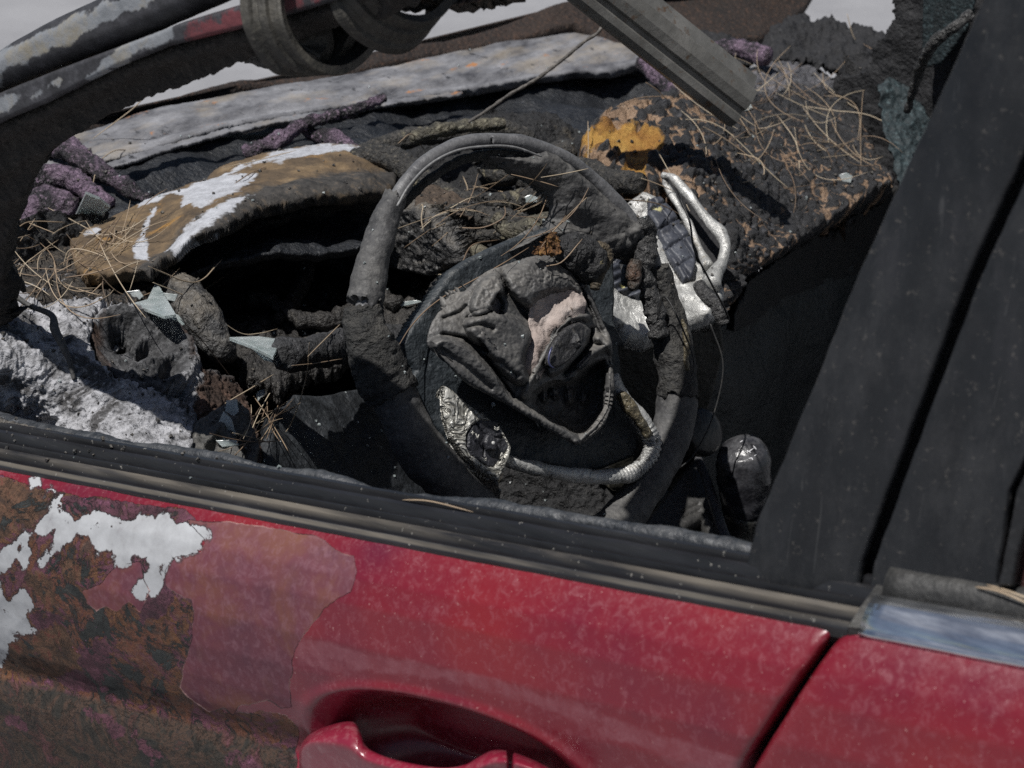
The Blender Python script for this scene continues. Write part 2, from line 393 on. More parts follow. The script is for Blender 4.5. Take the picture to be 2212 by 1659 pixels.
def m_needle():
    t = NT('dry_needle'); oi = t.n('ShaderNodeObjectInfo').outputs['Random']; c = t.ramp(t.math('ADD', t.math('MULTIPLY', t.noise(25, 3), .4), t.math('MULTIPLY', oi, .6)), [(.15, (.10, .075, .055)), (.32, (.19, .13, .085)), (.55, (.31, .235, .16)), (.8, (.44, .37, .27))]); return t.fin(c, .6)
M_needle = m_needle()
def m_glass():
    t = NT('broken_glass'); c = t.ramp(t.noise(60, 4), [(.35, (.48, .55, .545)), (.65, (.74, .79, .785))])
    t.fin(c, t.math('MULTIPLY', t.noise(120, 5), .4), 0, t.bump(t.vor(160, 'DISTANCE_TO_EDGE'), .0006, .6)); t.b.inputs['Transmission Weight'].default_value = .6; t.b.inputs['IOR'].default_value = 1.5
    return t.m
M_glass = m_glass()
def m_chrome():
    t = NT('dusty_chrome'); n = t.noise(30, 6, .7, t.stretch((.35, 1, 2.5))); c = t.ramp(n, [(.35, (.45, .46, .49)), (.6, (.86, .87, .88))])
    return t.fin(c, t.math('ADD', t.step(n, -.2, 4.), .02), .97, t.bump(t.noise(60, 3, .5, t.stretch((.06, 1, 1))), .004, .7))
M_chrome = m_chrome()
def m_pillar():
    t = NT('satin_black_panel'); n = t.noise(16, 7, .62, t.stretch((2, 1, .6))); c = t.ramp(n, [(.3, (.006, .0065, .008)), (.55, (.010, .011, .013)), (.75, (.021, .021, .024))])
    c = t.mix(t.math('MULTIPLY', t.step(t.noise(26, 8, .8, t.stretch((1, 1, .5))), .48, .70), .4), c, (.042, .042, .044)); c = t.mix(t.math('MULTIPLY', t.step(t.noise(170, 5, .75), .60, .72), .6), c, (.11, .10, .09))
    c = t.mix(t.math('MULTIPLY', t.step(t.noise(40, 3, .5, t.stretch((6, 1, .35)), 1.5), .68, .71), .22), c, (.09, .09, .09)); return t.fin(c, t.step(t.noise(30, 6, .7), -.1, 1.2), 0, t.bump(t.noise(300, 6, .7), .0004, .6), spec=.4)
M_pillar = m_pillar()
def m_moulding():
    t = NT('ribbed_moulding'); n = t.noise(8, 6, .6, t.stretch((.5, 6, 6))); c = t.ramp(t.noise(60, 5, .65, t.stretch((.15, 1, 1))), [(.3, (.007, .007, .008)), (.6, (.018, .018, .020)), (.8, (.05, .05, .052))])
    pv = t.attr('pv')
    def band(a, s): return t.step(t.math('SUBTRACT', s, t.math('ABSOLUTE', t.math('SUBTRACT', pv, a))), 0, s*.4)
    d = t.math('MAXIMUM', band(.335, .05), t.math('MAXIMUM', band(.62, .045), band(.13, .035)))
    d = t.math('MULTIPLY', d, t.step(n, .33, .58)); c = t.mix(t.math('MULTIPLY', d, .62), c, (.20, .175, .14))
    c = t.mix(t.step(t.noise(260, 3), .68, .75), c, (.22, .21, .19)); return t.fin(c, .33, 0, t.bump(t.noise(90, 6, .6, t.stretch((.3, 1, 1))), .0008, .6), spec=.5)
M_mould = m_moulding()
def m_ground():
    t = NT('pale_asphalt'); c = t.ramp(t.noise(3, 8, .7), [(.3, (.20, .20, .21)), (.7, (.28, .28, .29))]); c = t.mix(t.step(t.noise(120, 4, .7), .55, .7), c, (.33, .33, .33))
    return t.fin(c, .9, 0, t.bump(t.noise(150, 4), .004, .6))
M_ground = m_ground()
def m_cowl():
    t = NT('burnt_cowl_metal'); v = t.stretch((2.6, 1.1, 2.6)); n = t.noise(9, 9, .74, v); c = t.ramp(n, [(.34, (.035, .035, .04)), (.43, (.10, .10, .108)), (.54, (.17, .17, .18)), (.70, (.30, .30, .315))])
    c = t.mix(t.math('MULTIPLY', t.step(t.noise(7, 6, .65, v), .52, .66), .5), c, (.27, .225, .165)); c = t.mix(t.step(t.noise(12, 7, .7, v), .62, .68), c, (.33, .15, .06)); c = t.mix(t.step(t.noise(40, 7, .7), .60, .66), c, (.025, .025, .028))
    return t.fin(c, .7, .0, t.bump(t.noise(50, 8, .7), .003, .7))
M_cowl = m_cowl()
M_rust = char('rusty_bonnet', (.008, .005, .004), (.026, .015, .010), (.10, .05, .028), 22, .002, .001, .8)
def m_frame(name, thr, red=False):
    t = NT(name); c = t.ramp(t.noise(70, 6, .7), [(.3, (.012, .012, .014)), (.55, (.035, .035, .04)), (.75, (.085, .085, .095))])
    v = t.stretch((.7, 1, 1.5)); q = t.noise(13, 8, .6, v, 1.0)
    pale = t.ramp(t.noise(20, 6, .7), [(.3, (.11, .12, .13)), (.5, (.19, .20, .215)), (.62, (.21, .19, .15)), (.8, (.29, .30, .32))])
    if red:
        c = t.mix(t.math('MULTIPLY', t.sdm('redzone', .5, 30, .05), t.step(t.noise(45, 6, .65), .46, .54)), c, (.12, .03, .036))
    c = t.mix(t.sdm('pale', .8, 38, .03), c, pale)
    return t.fin(c, .65, .1, t.bump(t.noise(90, 7, .7), .0016, .8))
def m_hood():
    t = NT('scorched_hood'); c = t.ramp(t.noise(26, 8, .68), [(.3, (.035, .025, .016)), (.48, (.10, .068, .038)), (.60, (.17, .115, .06)), (.75, (.23, .18, .12))])
    c = t.mix(t.step(t.noise(16, 6, .7), .58, .68), c, (.24, .13, .035)); c = t.mix(t.step(t.noise(180, 5, .7), .6, .7), c, (.03, .025, .02))
    lip = t.math('SUBTRACT', 1., t.step(t.math('ADD', t.attr('lip'), t.math('MULTIPLY', t.math('SUBTRACT', t.noise(55, 6, .7), .5), .3)), -.02, .10))
    lipc = t.ramp(t.noise(80, 6, .7), [(.35, (.015, .014, .013)), (.55, (.05, .045, .04)), (.7, (.12, .09, .06))])
    c = t.mix(lip, c, lipc)
    wc = t.ramp(t.noise(90, 6, .7), [(.3, (.26, .265, .28)), (.6, (.42, .43, .46))])
    c = t.mix(t.sdm('white', .30, 60, .02, .0), c, wc)
    nb = t.bump(t.noise(60, 8, .7), .002, 1.); nb = t.bump(t.noise(320, 4, .7), .0008, 1., nb); return t.fin(c, .8, 0, nb)
def m_padtop():
    t = NT('alligator_char'); cr = t.attr('crack'); ex = t.attr('expo')
    ch = t.ramp(t.noise(90, 8, .7), [(.3, (.008, .008, .009)), (.55, (.028, .028, .030)), (.72, (.10, .10, .11))])
    foam = t.ramp(t.noise(60, 6, .7), [(.3, (.16, .10, .06)), (.55, (.30, .20, .13)), (.75, (.40, .30, .22))])
    q = t.math('SUBTRACT', t.math('MULTIPLY', ex, .26), t.math('ADD', cr, t.math('MULTIPLY', t.math('SUBTRACT', t.noise(120, 5, .7), .5), .35)))
    c = t.mix(t.step(q, -.02, .04), ch, foam)
    gc = t.ramp(t.noise(40, 7, .7), [(.3, (.03, .03, .035)), (.5, (.10, .10, .11)), (.7, (.24, .22, .23))])
    c = t.mix(t.sdm('grey', .8, 26, .06), c, gc)
    oc = t.ramp(t.noise(35, 7, .7), [(.28, (.08, .03, .01)), (.42, (.30, .14, .025)), (.6, (.44, .25, .055)), (.75, (.50, .34, .13))])
    oc = t.mix(t.step(t.noise(24, 7, .7), .52, .60), oc, (.16, .075, .02))
    c = t.mix(t.sdm('orange', .35, 55, .02), c, oc)
    nb = t.bump(t.noise(130, 8, .75), .005, 1.); nb = t.bump(t.noise(500, 4, .7), .001, 1., nb); return t.fin(c, .62, 0, nb, spec=.5)
def m_vent():
    t = NT('melted_vent'); c = t.ramp(t.noise(60, 6, .6), [(.3, (.018, .02, .028)), (.6, (.05, .055, .07)), (.8, (.11, .12, .14))])
    v = t.vor(48); c = t.mix(t.step(t.math('ADD', v, t.math('MULTIPLY', t.noise(160, 4), .25)), .34, .28), c, (.45, .42, .22))
    return t.fin(c, .5, 0, t.bump(t.noise(110, 6, .6), .0015, .9))
M_vent = m_vent()
def m_paint():
    t = NT('burnt_red_paint')
    # intact red
    dustn = t.noise(170, 7, .72, t.stretch((1, 1, .8)), .6); big = t.noise(9, 4, .5)
    red = t.ramp(big, [(.3, (.10, .006, .021)), (.5, (.15, .008, .017)), (.7, (.18, .009, .014))])
    red = t.mix(t.math('MULTIPLY', t.step(dustn, .51, .72), .42), red, (.27, .10, .12))
    red = t.mix(t.math('MULTIPLY', t.step(t.noise(420, 3, .6), .66, .76), .5), red, (.55, .36, .34))
    band = t.math('MULTIPLY', t.sdm('band', .6, 34, .05), t.math('MULTIPLY', t.step(t.noise(60, 6, .7), .3, .6), .42)); red = t.mix(band, red, (.26, .10, .12))  # reflection band along the door, painted as a lighter red
    # dull maroon sheet of lifted lacquer
    mar = t.ramp(t.noise(11, 6, .6), [(.3, (.075, .026, .042)), (.5, (.115, .030, .042)), (.62, (.145, .052, .034)), (.75, (.15, .045, .07))])
    mar = t.mix(t.math('MULTIPLY', t.step(t.noise(13, 5, .65, dist=.8), .50, .66), .55), mar, (.15, .055, .03))
    mar = t.mix(t.math('MULTIPLY', t.step(dustn, .48, .70), .5), mar, (.22, .11, .135))
    mar = t.mix(t.step(t.noise(34, 5, .7), .70, .75), mar, (.42, .16, .34))
    # burnt: rust, soot, magenta
    b0 = t.noise(30, 9, .74, dist=.7); bur = t.ramp(b0, [(.32, (.02, .017, .016)), (.43, (.06, .03, .022)), (.50, (.13, .045, .022)), (.56, (.09, .035, .03)), (.62, (.12, .035, .06)), (.72, (.20, .06, .13))])
    def isle(sc, th, w=.006, d=.9): return t.step(t.noise(sc, 8, .70, dist=d), th-w, th+w)
    i1 = isle(16, .535); bur = t.mix(i1, bur, t.ramp(t.noise(60, 6, .7), [(.35, (.07, .022, .035)), (.55, (.11, .035, .055)), (.7, (.17, .055, .10))]))
    i2 = isle(38, .55); bur = t.mix(i2, bur, t.ramp(t.noise(110, 6, .7), [(.35, (.06, .024, .012)), (.6, (.15, .062, .025))]))
    i3 = isle(55, .585, .004, 1.4); bur = t.mix(i3, bur, (.018, .014, .014))
    bur = t.mix(t.math('MULTIPLY', t.step(t.noise(300, 5, .7), .52, .62), .5), bur, (.15, .085, .06))
    pc = t.ramp(t.noise(70, 6, .7), [(.35, (.04, .014, .022)), (.54, (.085, .028, .042)), (.64, (.13, .045, .075)), (.74, (.30, .12, .22))])
    bur = t.mix(t.math('MULTIPLY', t.sdm('purp', 1.2, 36, .02), t.step(t.noise(26, 6, .7), .36, .40)), bur, pc)
    oc_ = t.ramp(t.noise(60, 7, .72, dist=.4), [(.32, (.022, .015, .012)), (.46, (.060, .030, .017)), (.56, (.11, .055, .030)), (.68, (.14, .036, .026))])
    bur = t.mix(t.math('MULTIPLY', t.sdm('orng', 1.2, 36, .02), t.step(t.noise(34, 6, .7), .36, .40)), bur, oc_)
    soot = t.step(t.math('ADD', t.noise(27, 9, .72, dist=1.1), t.math('MULTIPLY', t.math('MAXIMUM', t.attr('soot'), -.7), .13)), .535, .555)
    sootc = t.ramp(t.noise(90, 6, .7), [(.35, (.010, .012, .012)), (.6, (.03, .034, .033)), (.8, (.09, .06, .045))]); bur = t.mix(soot, bur, sootc)
    fleck = t.step(t.noise(70, 5, .6, dist=.4), .69, .72); bur = t.mix(fleck, bur, (.45, .17, .36))
    low = t.sdm('low', .25, 14, .06)
    lowc = t.ramp(t.noise(30, 8, .7, dist=.6), [(.35, (.009, .010, .009)), (.45, (.024, .018, .013)), (.50, (.058, .030, .019)), (.55, (.016, .014, .012)), (.60, (.06, .024, .018)), (.70, (.10, .035, .045))]); bur = t.mix(low, bur, lowc)  # burnt flakes below the crease, darkened to paint in the shading there
    bur = t.mix(t.math('MULTIPLY', t.sdm('lowpink', 1.2, 36, .02), t.step(t.noise(40, 6, .7), .42, .46)), bur, pc)
    mM = t.sdm('maroon', .22, 40, .006); mB = t.sdm('burn', .4, 30, .006)
    c = t.mix(mB, red, bur); c = t.mix(mM, c, mar)
    wm = t.math('MULTIPLY', t.sdm('white', .95, 42, .012), t.math('SUBTRACT', 1., t.step(t.noise(75, 7, .7), .63, .64))); wc = t.ramp(t.noise(30, 8, .7), [(.28, (.17, .15, .165)), (.42, (.30, .305, .315)), (.7, (.42, .43, .445))])
    wm2 = t.sdm('white', .95, 42, .02, -.04)
    c = t.mix(t.math('MULTIPLY', t.math('SUBTRACT', wm2, wm), .8), c, (.05, .02, .022)); c = t.mix(wm, c, wc)
    # lifted rim of the maroon sheet: its dark line and highlight painted in
    q = t.math('ADD', t.attr('maroon'), t.math('MULTIPLY', t.math('SUBTRACT', t.noise(40, 6, .62), .5), .22))
    ln = t.math('SUBTRACT', 1., t.step(t.math('ABSOLUTE', q), .004, .013)); c = t.mix(t.math('MULTIPLY', ln, t.step(t.noise(25, 3), .42, .5)), c, t.mix(t.step(t.noise(18, 2), .48, .54), (.03, .012, .014), (.42, .24, .22)))
    dull = t.math('MAXIMUM', mB, t.math('MAXIMUM', wm, mM))
    rough = t.mixf(dull, t.step(dustn, .05, 1.3), .72)
    hb = t.math('ADD', t.math('MULTIPLY', mM, .35), t.math('MULTIPLY', t.math('MULTIPLY', t.math('MULTIPLY', mB, t.math('SUBTRACT', 1., wm)), t.math('SUBTRACT', 1., mM)), t.math('ADD', t.noise(80, 8, .75), t.math('ADD', t.math('MULTIPLY', soot, .5), t.math('ADD', t.math('MULTIPLY', i1, .35), t.math('SUBTRACT', t.math('MULTIPLY', i2, .3), t.math('MULTIPLY', i3, .5)))))))
    hb = t.math('ADD', hb, t.math('MULTIPLY', wm, -.3))
    nb = t.bump(hb, .004, 1.); nb = t.bump(t.noise(500, 3, .6), .0001, 1., nb)
    return t.fin(c, rough, 0., nb, coat=(t.mixf(dull, .35, .0), .25), spec=.45)
M_paint = m_paint()
def m_handle():
    t = NT('red_handle_paint'); c = t.ramp(t.noise(14, 4), [(.3, (.17, .010, .026)), (.7, (.22, .015, .036))]); c = t.mix(t.math('MULTIPLY', t.step(t.noise(110, 7, .7), .50, .70), .55), c, (.33, .15, .16))
    return t.fin(c, .33, 0, None, coat=(.5, .15))
M_handle = m_handle()
def DX(px, py, x): return (x-CAM[0])/dirs(px, py)[..., 0]
# ================================================================== THE SETTING
g = bpy.data.meshes.new('ground'); g.from_pydata([(-60, -40, 0), (40, -40, 0), (40, 60, 0), (-60, 60, 0)], [], [(0, 1, 2, 3)])
tag(link('ground', g, M_ground), kind='structure')
# ================================================================== THE CAR
car = empty('burnt_car'); tag(car, 'burnt-out red car with blistered paint and melted black interior', 'car')
def dent(name, parent=car): pass
# ---- door skins: out(w) is how far the skin stands out, w metres below the belt line
b0 = PY(0, 1006, 0.); b1 = PY(1794, 1350, 0.); SL = (b1[2]-b0[2])/(b1[0]-b0[0])
def belt(x): return b0[2]+SL*(x-b0[0])
PW = [0, .004, .010, .022, .04, .07, .10, .13, .155, .172, .180, .186, .193, .203, .23, .30, .42, .56, .70]
PO = [0, .006, .0120, .0215, .0290, .0335, .0325, .0283, .0222, .0155, .0132, .0138, .0225, .0270, .0290, .028, .020, .005, -.02]
def outp(w): return np.interp(w, PW, PO)
HB = PY(955, 1652, -.03); HC = (HB[0], belt(HB[0])-HB[2])
def bowl(x, w):
    u = (x-HC[0])/.124; v = (w-HC[1])/.054
    r = (np.abs(u)**2.2+np.abs(v)**2.2)**(1/2.2)
    t = np.clip((1.0-r)/.55, 0, 1); t2 = t*t*(3-2*t); lip = .0025*np.exp(-((r-1.03)/.06)**2)
    return .042*t2-lip
gp = np.array([PY(a, b, -.028) for a, b in ((1794, 1350), (1778, 1392), (1750, 1430), (1682, 1550), (1617, 1656))])
gx_, gw_ = gp[:, 0], belt(gp[:, 0])-gp[:, 2]
gx_ = np.r_[gx_, gx_[-1]-.03, gx_[-1]-.04]; gw_ = np.r_[gw_, gw_[-1]+.12, gw_[-1]+.5]
gw_[0] = 0; gap = lambda w_: np.interp(w_, gw_, gx_)
Z7 = lambda pts: [(.36*a, 1061.8+.36*b) for a, b in pts]
white = [Z7([(470, 150), (560, 105), (690, 130), (700, 140), (740, 170), (900, 130), (1010, 130), (1060, 190), (1130, 170), (1200, 215), (1240, 290), (1215, 350), (1120, 370), (1080, 400), (1030, 385), (1010, 430), (960, 500), (920, 590), (870, 570), (830, 645), (805, 600), (860, 520), (905, 440), (870, 400), (820, 385), (750, 430), (690, 455), (660, 380), (590, 375), (560, 300), (530, 262), (470, 262), (400, 320), (330, 385), (235, 465), (250, 420), (290, 360), (330, 285), (350, 200), (300, 230), (215, 290), (190, 330), (150, 440), (120, 330), (70, 380), (20, 470), (-60, 480), (-60, 420), (60, 320), (150, 220), (290, 130), (330, 30), (365, 25), (380, 100)]),
         Z7([(-60, 520), (0, 540), (60, 620), (130, 580), (190, 640), (200, 690), (150, 760), (210, 830), (200, 860), (70, 860), (40, 950), (0, 1050), (-60, 1050)]),
         Z7([(420, 380), (470, 350), (490, 440), (450, 440)]), [(66, 1037), (82, 1033), (85, 1045), (70, 1050)], [(93, 1053), (112, 1048), (118, 1060), (98, 1066)]]
maroon = [Z7([(1130, 175), (1400, 185), (1900, 262), (2050, 375), (2120, 390), (2140, 480), (2100, 600), (1950, 700), (1870, 800), (1790, 905), (1750, 1000), (1735, 1180), (1750, 1290), (1690, 1305), (1600, 1250), (1430, 1290), (1400, 1345), (1340, 1295), (1260, 1325), (1130, 1240), (1080, 1170), (1110, 1050), (1150, 900), (1165, 720), (1150, 650), (1110, 640), (1060, 610), (1000, 560), (990, 480), (1050, 400), (1200, 360), (1230, 300)]),
          Z7([(480, 590), (600, 560), (700, 440), (840, 420), (860, 530), (900, 600), (840, 730), (780, 660), (700, 720), (640, 680), (580, 720), (520, 680)])]
burn = [Z7([(-400, -200), (300, 0), (800, 60), (1100, 100), (1160, 170), (1200, 600), (1200, 1180), (1350, 1330), (1700, 1330), (1800, 1420), (1760, 1560), (1820, 1900), (1900, 2600), (-400, 2600)])]
soot = [Z7([(-50, -20), (420, 20), (640, 110), (520, 160), (300, 120), (60, 260), (-50, 260)]), Z7([(400, 250), (560, 260), (660, 400), (640, 520), (480, 560), (450, 650), (500, 720), (700, 700), (860, 740), (760, 900), (660, 950), (560, 900), (430, 780), (300, 620), (330, 460)]), Z7([(860, 820), (1080, 900), (1120, 1050), (1060, 1180), (940, 1160), (640, 1190), (720, 960)])]
orng = [Z7([(-300, 870), (70, 862), (200, 870), (330, 780), (430, 860), (470, 950), (450, 1060), (300, 1110), (-300, 1120)]), Z7([(140, 560), (200, 500), (390, 570), (380, 700), (280, 740), (200, 620)]), Z7([(-300, -200), (100, -60), (300, 20), (400, 100), (300, 190), (100, 250), (-300, 400)]), Z7([(330, 460), (400, 290), (470, 280), (430, 420), (520, 540), (420, 520)])]
purp = [Z7([(350, 20), (700, 60), (1000, 90), (1100, 130), (900, 140), (760, 170), (560, 100), (420, 110)]), Z7([(200, 760), (330, 700), (420, 800), (240, 860)]), Z7([(460, 900), (640, 950), (720, 1180), (560, 1220), (200, 1150), (420, 1080)]), Z7([(860, 560), (1000, 480), (1060, 620), (960, 780), (860, 760)])]
lowpink = [Z7([(480, 1280), (560, 1280), (700, 1390), (800, 1470), (770, 1530), (640, 1450), (520, 1340)]), Z7([(840, 1510), (950, 1530), (990, 1600), (900, 1650), (850, 1590)]), Z7([(1350, 1600), (1500, 1590), (1560, 1700), (1400, 1700)]), Z7([(40, 1340), (120, 1360), (140, 1420), (60, 1400)])]
low = [Z7([(-400, 1050), (180, 1165), (600, 1250), (1000, 1355), (1700, 1530), (1900, 1700), (1900, 2600), (-400, 2600)])]
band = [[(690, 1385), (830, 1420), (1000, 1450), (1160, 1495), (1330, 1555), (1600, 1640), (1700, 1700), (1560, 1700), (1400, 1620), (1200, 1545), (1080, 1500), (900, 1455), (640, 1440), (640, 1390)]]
def skin(name, xl, xr, nu, nv, wmax, parent, usebowl=True):
    W = np.r_[np.linspace(0, .02, 18)[:-1], np.linspace(.02, wmax, nv)]; Ug = np.linspace(0, 1, nu)
    U, Wg = np.meshgrid(Ug, W, indexing='ij'); a = xl(Wg); b = xr(Wg); X = a+(b-a)*U
    O = outp(Wg)
    if usebowl: O = O-bowl(X, Wg)
    # ends roll in towards the shut line
    for e in ((X-a), (b-X)): O = O-.006*np.exp(-np.maximum(e, 0)/.0028)
    P = np.stack([X, -O, belt(X)-Wg], -1)
    if usebowl:
        hb = np.clip((gx_[3]-.42-X)/.15, 0, 1); P[..., 1] -= .0022*hb*(ridge(P*14, 3)-.2)
    px, py, _ = proj(P.reshape(-1, 3)); px = px.reshape(X.shape); py = py.reshape(X.shape)
    idx = np.arange(X.size).reshape(X.shape); n = X.size
    top = np.stack([idx[:-1, :-1], idx[:-1, 1:], idx[1:, 1:], idx[1:, :-1]], -1).reshape(-1, 4)
    border = np.concatenate([idx[:, 0], idx[-1, 1:], idx[-2::-1, -1], idx[0, -2:0:-1]]); V = P.reshape(-1, 3)
    B = V[border]+np.array([0, .022, 0]); k = len(border); j = np.arange(k)
    side = np.stack([border, border[(j+1) % k], n+(j+1) % k, n+j], 1)
    at = {}
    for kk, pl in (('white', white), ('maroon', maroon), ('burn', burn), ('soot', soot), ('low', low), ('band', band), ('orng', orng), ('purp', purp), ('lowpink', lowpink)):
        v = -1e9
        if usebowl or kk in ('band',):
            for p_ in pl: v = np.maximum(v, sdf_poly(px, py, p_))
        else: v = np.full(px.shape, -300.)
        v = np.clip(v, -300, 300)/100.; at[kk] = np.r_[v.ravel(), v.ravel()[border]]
    SURF.append((V, top))
    return link(name, mesh_np(name, np.vstack([V, B]), np.vstack([top, side]), at), M_paint, parent)
gapw = lambda w_: .0062+.0028*np.clip(w_/.2, 0, 1)
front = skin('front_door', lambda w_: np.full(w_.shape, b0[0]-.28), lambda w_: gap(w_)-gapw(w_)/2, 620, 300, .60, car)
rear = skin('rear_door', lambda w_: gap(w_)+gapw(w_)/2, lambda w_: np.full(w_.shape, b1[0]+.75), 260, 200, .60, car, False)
# dark body behind the shut line
def box(name, c, s, mat, parent=None, rot=0):
    c = np.array(c); s = np.array(s)/2; V = [c+s*np.array([i, j, k]) for i in (-1, 1) for j in (-1, 1) for k in (-1, 1)]
    me = bpy.data.meshes.new(name); me.from_pydata([tuple(v) for v in V], [], [(0, 1, 3, 2), (4, 6, 7, 5), (0, 4, 5, 1), (2, 3, 7, 6), (0, 2, 6, 4), (1, 5, 7, 3)]); me.update()
    return link(name, me, mat, parent, False)
box('door_jamb', (gx_[0]-.02, .055, belt(gx_[0])-.36), (.22, .05, .66), M_dark, car)
# ---- door handle
def grip(name, st, mat, parent):
    """st: (px, top, ridge, bottom, inner y, outer y) stations, left to right"""
    rows = []
    st = catmull(np.array(st, float), len(st)*4)
    for x, tp_, rg, bt, yi, yo in st:
        ym = yo+(yi-yo)*.35
        rows.append([PY(x, tp_+2, yi), PY(x, tp_, ym), PY(x, rg-(rg-tp_)*.22, yo+.0022), PY(x, rg, yo), PY(x, rg+9, yo+.0008), PY(x, rg+40, yo+.006), PY(x, bt, yo+.016), PY(x, bt, yi)])
    V = np.array(rows); n, k = V.shape[:2]; idx = np.arange(n*k).reshape(n, k); nx = np.roll(idx, -1, 1)
    Q = np.stack([idx[:-1], nx[:-1], nx[1:], idx[1:]], -1).reshape(-1, 4).tolist()+[idx[0].tolist(), idx[-1][::-1].tolist()]
    me = bpy.data.meshes.new(name); me.from_pydata(V.reshape(-1, 3).tolist(), [], Q); me.update()
    o = fix_normals(link(name, me, mat, parent)); m_ = o.modifiers.new('s', 'SUBSURF'); m_.levels = m_.render_levels = 2; return o
grip('door_handle', [(646, 1626, 1632, 1650, -.02, -.040), (652, 1604, 1616, 1685, -.015, -.047), (672, 1582, 1603, 1715, -.005, -.052), (710, 1564, 1604, 1735, .0, -.055), (748, 1554, 1612, 1745, .0, -.057), (768, 1558, 1624, 1745, -.004, -.058), (780, 1580, 1634, 1745, -.016, -.058), (792, 1610, 1641, 1745, -.030, -.0585), (820, 1627, 1650, 1745, -.038, -.059), (870, 1643, 1662, 1748, -.040, -.060), (950, 1656, 1676, 1752, -.040, -.060), (1003, 1650, 1673, 1750, -.038, -.059), (1035, 1632, 1657, 1748, -.028, -.058), (1065, 1618, 1646, 1742, -.012, -.056), (1099, 1619, 1645, 1738, -.004, -.055)], M_handle, front)
grip('handle_cap', [(1105, 1621, 1647, 1740, -.004, -.055), (1150, 1638, 1662, 1750, -.004, -.053), (1195, 1662, 1684, 1760, -.006, -.050), (1232, 1690, 1705, 1765, -.012, -.044), (1240, 1706, 1714, 1750, -.018, -.038)], M_handle, front)
# ---- belt moulding of the front door: ribbed strip
xs = np.linspace(b0[0]-.10, gx_[0]-.001, 140)
path = np.stack([xs, xs*0, belt(xs)], 1)
prof = [(-.004, -.014), (.0035, -.006), (.0045, .001), (.0020, .0050), (-.0010, .0052), (-.0025, -.0030), (-.0075, -.0030), (-.0120, .0075), (-.0165, .0095), (-.0178, .0085), (-.0185, -.0005), (-.0225, .0000), (-.0262, .0105), (-.0275, .0105), (-.0285, .0010), (-.0335, .0030), (-.0385, .0150), (-.0425, .0160), (-.0440, .0060), (-.0465, .0070), (-.050, .0185), (-.0545, .0185), (-.056, .012), (-.057, -.02)]
prof = [(a*.80, b*(.86 if b > 0 else 1)) for a, b in prof]
bm_ = fix_normals(sweep('belt_moulding', path, prof, M_mould, front, side=(0, -1, 0), up=(0, 0, 1), nz=[('fbm', .0004, 30)]))
# slanted end of the moulding
ec = path[-1]
fix_normals(sweep('moulding_end', [ec+np.array([.0005, 0, 0]), ec+np.array([.006, .001, .0003]), ec+np.array([.0068, .002, 0])], [(a*1.02, b*1.04+.0004) for a, b in [(-.004, -.014), (.003, -.006), (.0040, .003), (-.0128, .0092), (-.0304, .014), (-.0432, .0156), (-.0456, -.02)]], M_rubber, front, rest=False))
# torn weather strip on the inner side
sp = [(-60, 893, 22), (0, 912, 24), (120, 940, 20), (210, 955, 17), (300, 975, 16), (430, 985, 15), (560, 1010, 14), (700, 1037, 15), (800, 1060, 12), (900, 1078, 13), (1000, 1093, 13), (1110, 1106, 15), (1250, 1128, 15), (1400, 1153, 15), (1530, 1175, 14), (1640, 1196, 12)]
P_ = [PY(a, b, .058) for a, b, r in sp]; R_ = [r*.00032 for a, b, r in sp]
M_seal = char('torn_seal', (.010, .012, .015), (.026, .030, .036), (.075, .08, .09), 50, .001, .0004, .5, .25, (.12, .12, .12))
tube('weather_strip', P_, R_, M_seal, front, seg=22, ds=.002, nz=[('ridge', .0012, 30), ('fbm', .0004, 160), ('fbm', .003, 12)])
sp2 = [(-40, 905, 14), (60, 936, 13), (140, 948, 12), (170, 962, 10), (300, 1000, 11), (420, 1022, 12), (560, 1052, 10), (640, 1064, 6)]
tube('torn_lip', [PY(a, b, .046) for a, b, r in sp2], [r*.0003 for a, b, r in sp2], M_char2, front, seg=18, ds=.002, nz=[('ridge', .0025, 70), ('fbm', .001, 250)])
# ---- rear door trims
ru = [(gx_[0]+.0075, 0), (b1[0]+.72, 0)]; xr_ = np.linspace(gx_[0]+.0065, b1[0]+.70, 60); pr_ = np.stack([xr_, xr_*0, belt(xr_)], 1)
cp = [(-.002, -.006), (.0035, -.004), (.0055, -.0005), (.0055, .0015), (.003, .0025), (.0025, .004), (.0005, .0085), (-.004, .0135), (-.010, .0175), (-.017, .0195), (-.023, .0185), (-.026, .015), (-.026, -.006)]
fix_normals(sweep('chrome_moulding', pr_, cp, M_chrome, rear, smooth=True, scale=[.86, 1, 1, 1.]))
fix_normals(sweep('window_seal', pr_, [(-.0265, -.006), (-.0265, .018), (-.030, .024), (-.037, .0275), (-.046, .0255), (-.05, .012), (-.05, -.006)], M_rubber, rear, smooth=True, nz=[('fbm', .0006, 60)]))
# ---- pillar panels and the rear window frame
def pillar(name, poly, y, mat, parent, th=.012, e=(8, .004), hf=None, **k):
    return relief(name, poly, (lambda a, b: DY(a, b, y)) if not callable(y) else y, mat, parent, step=4, thick=th, edge=e, hfn=hf, rest=False, jag=(1.6, 60), **k)
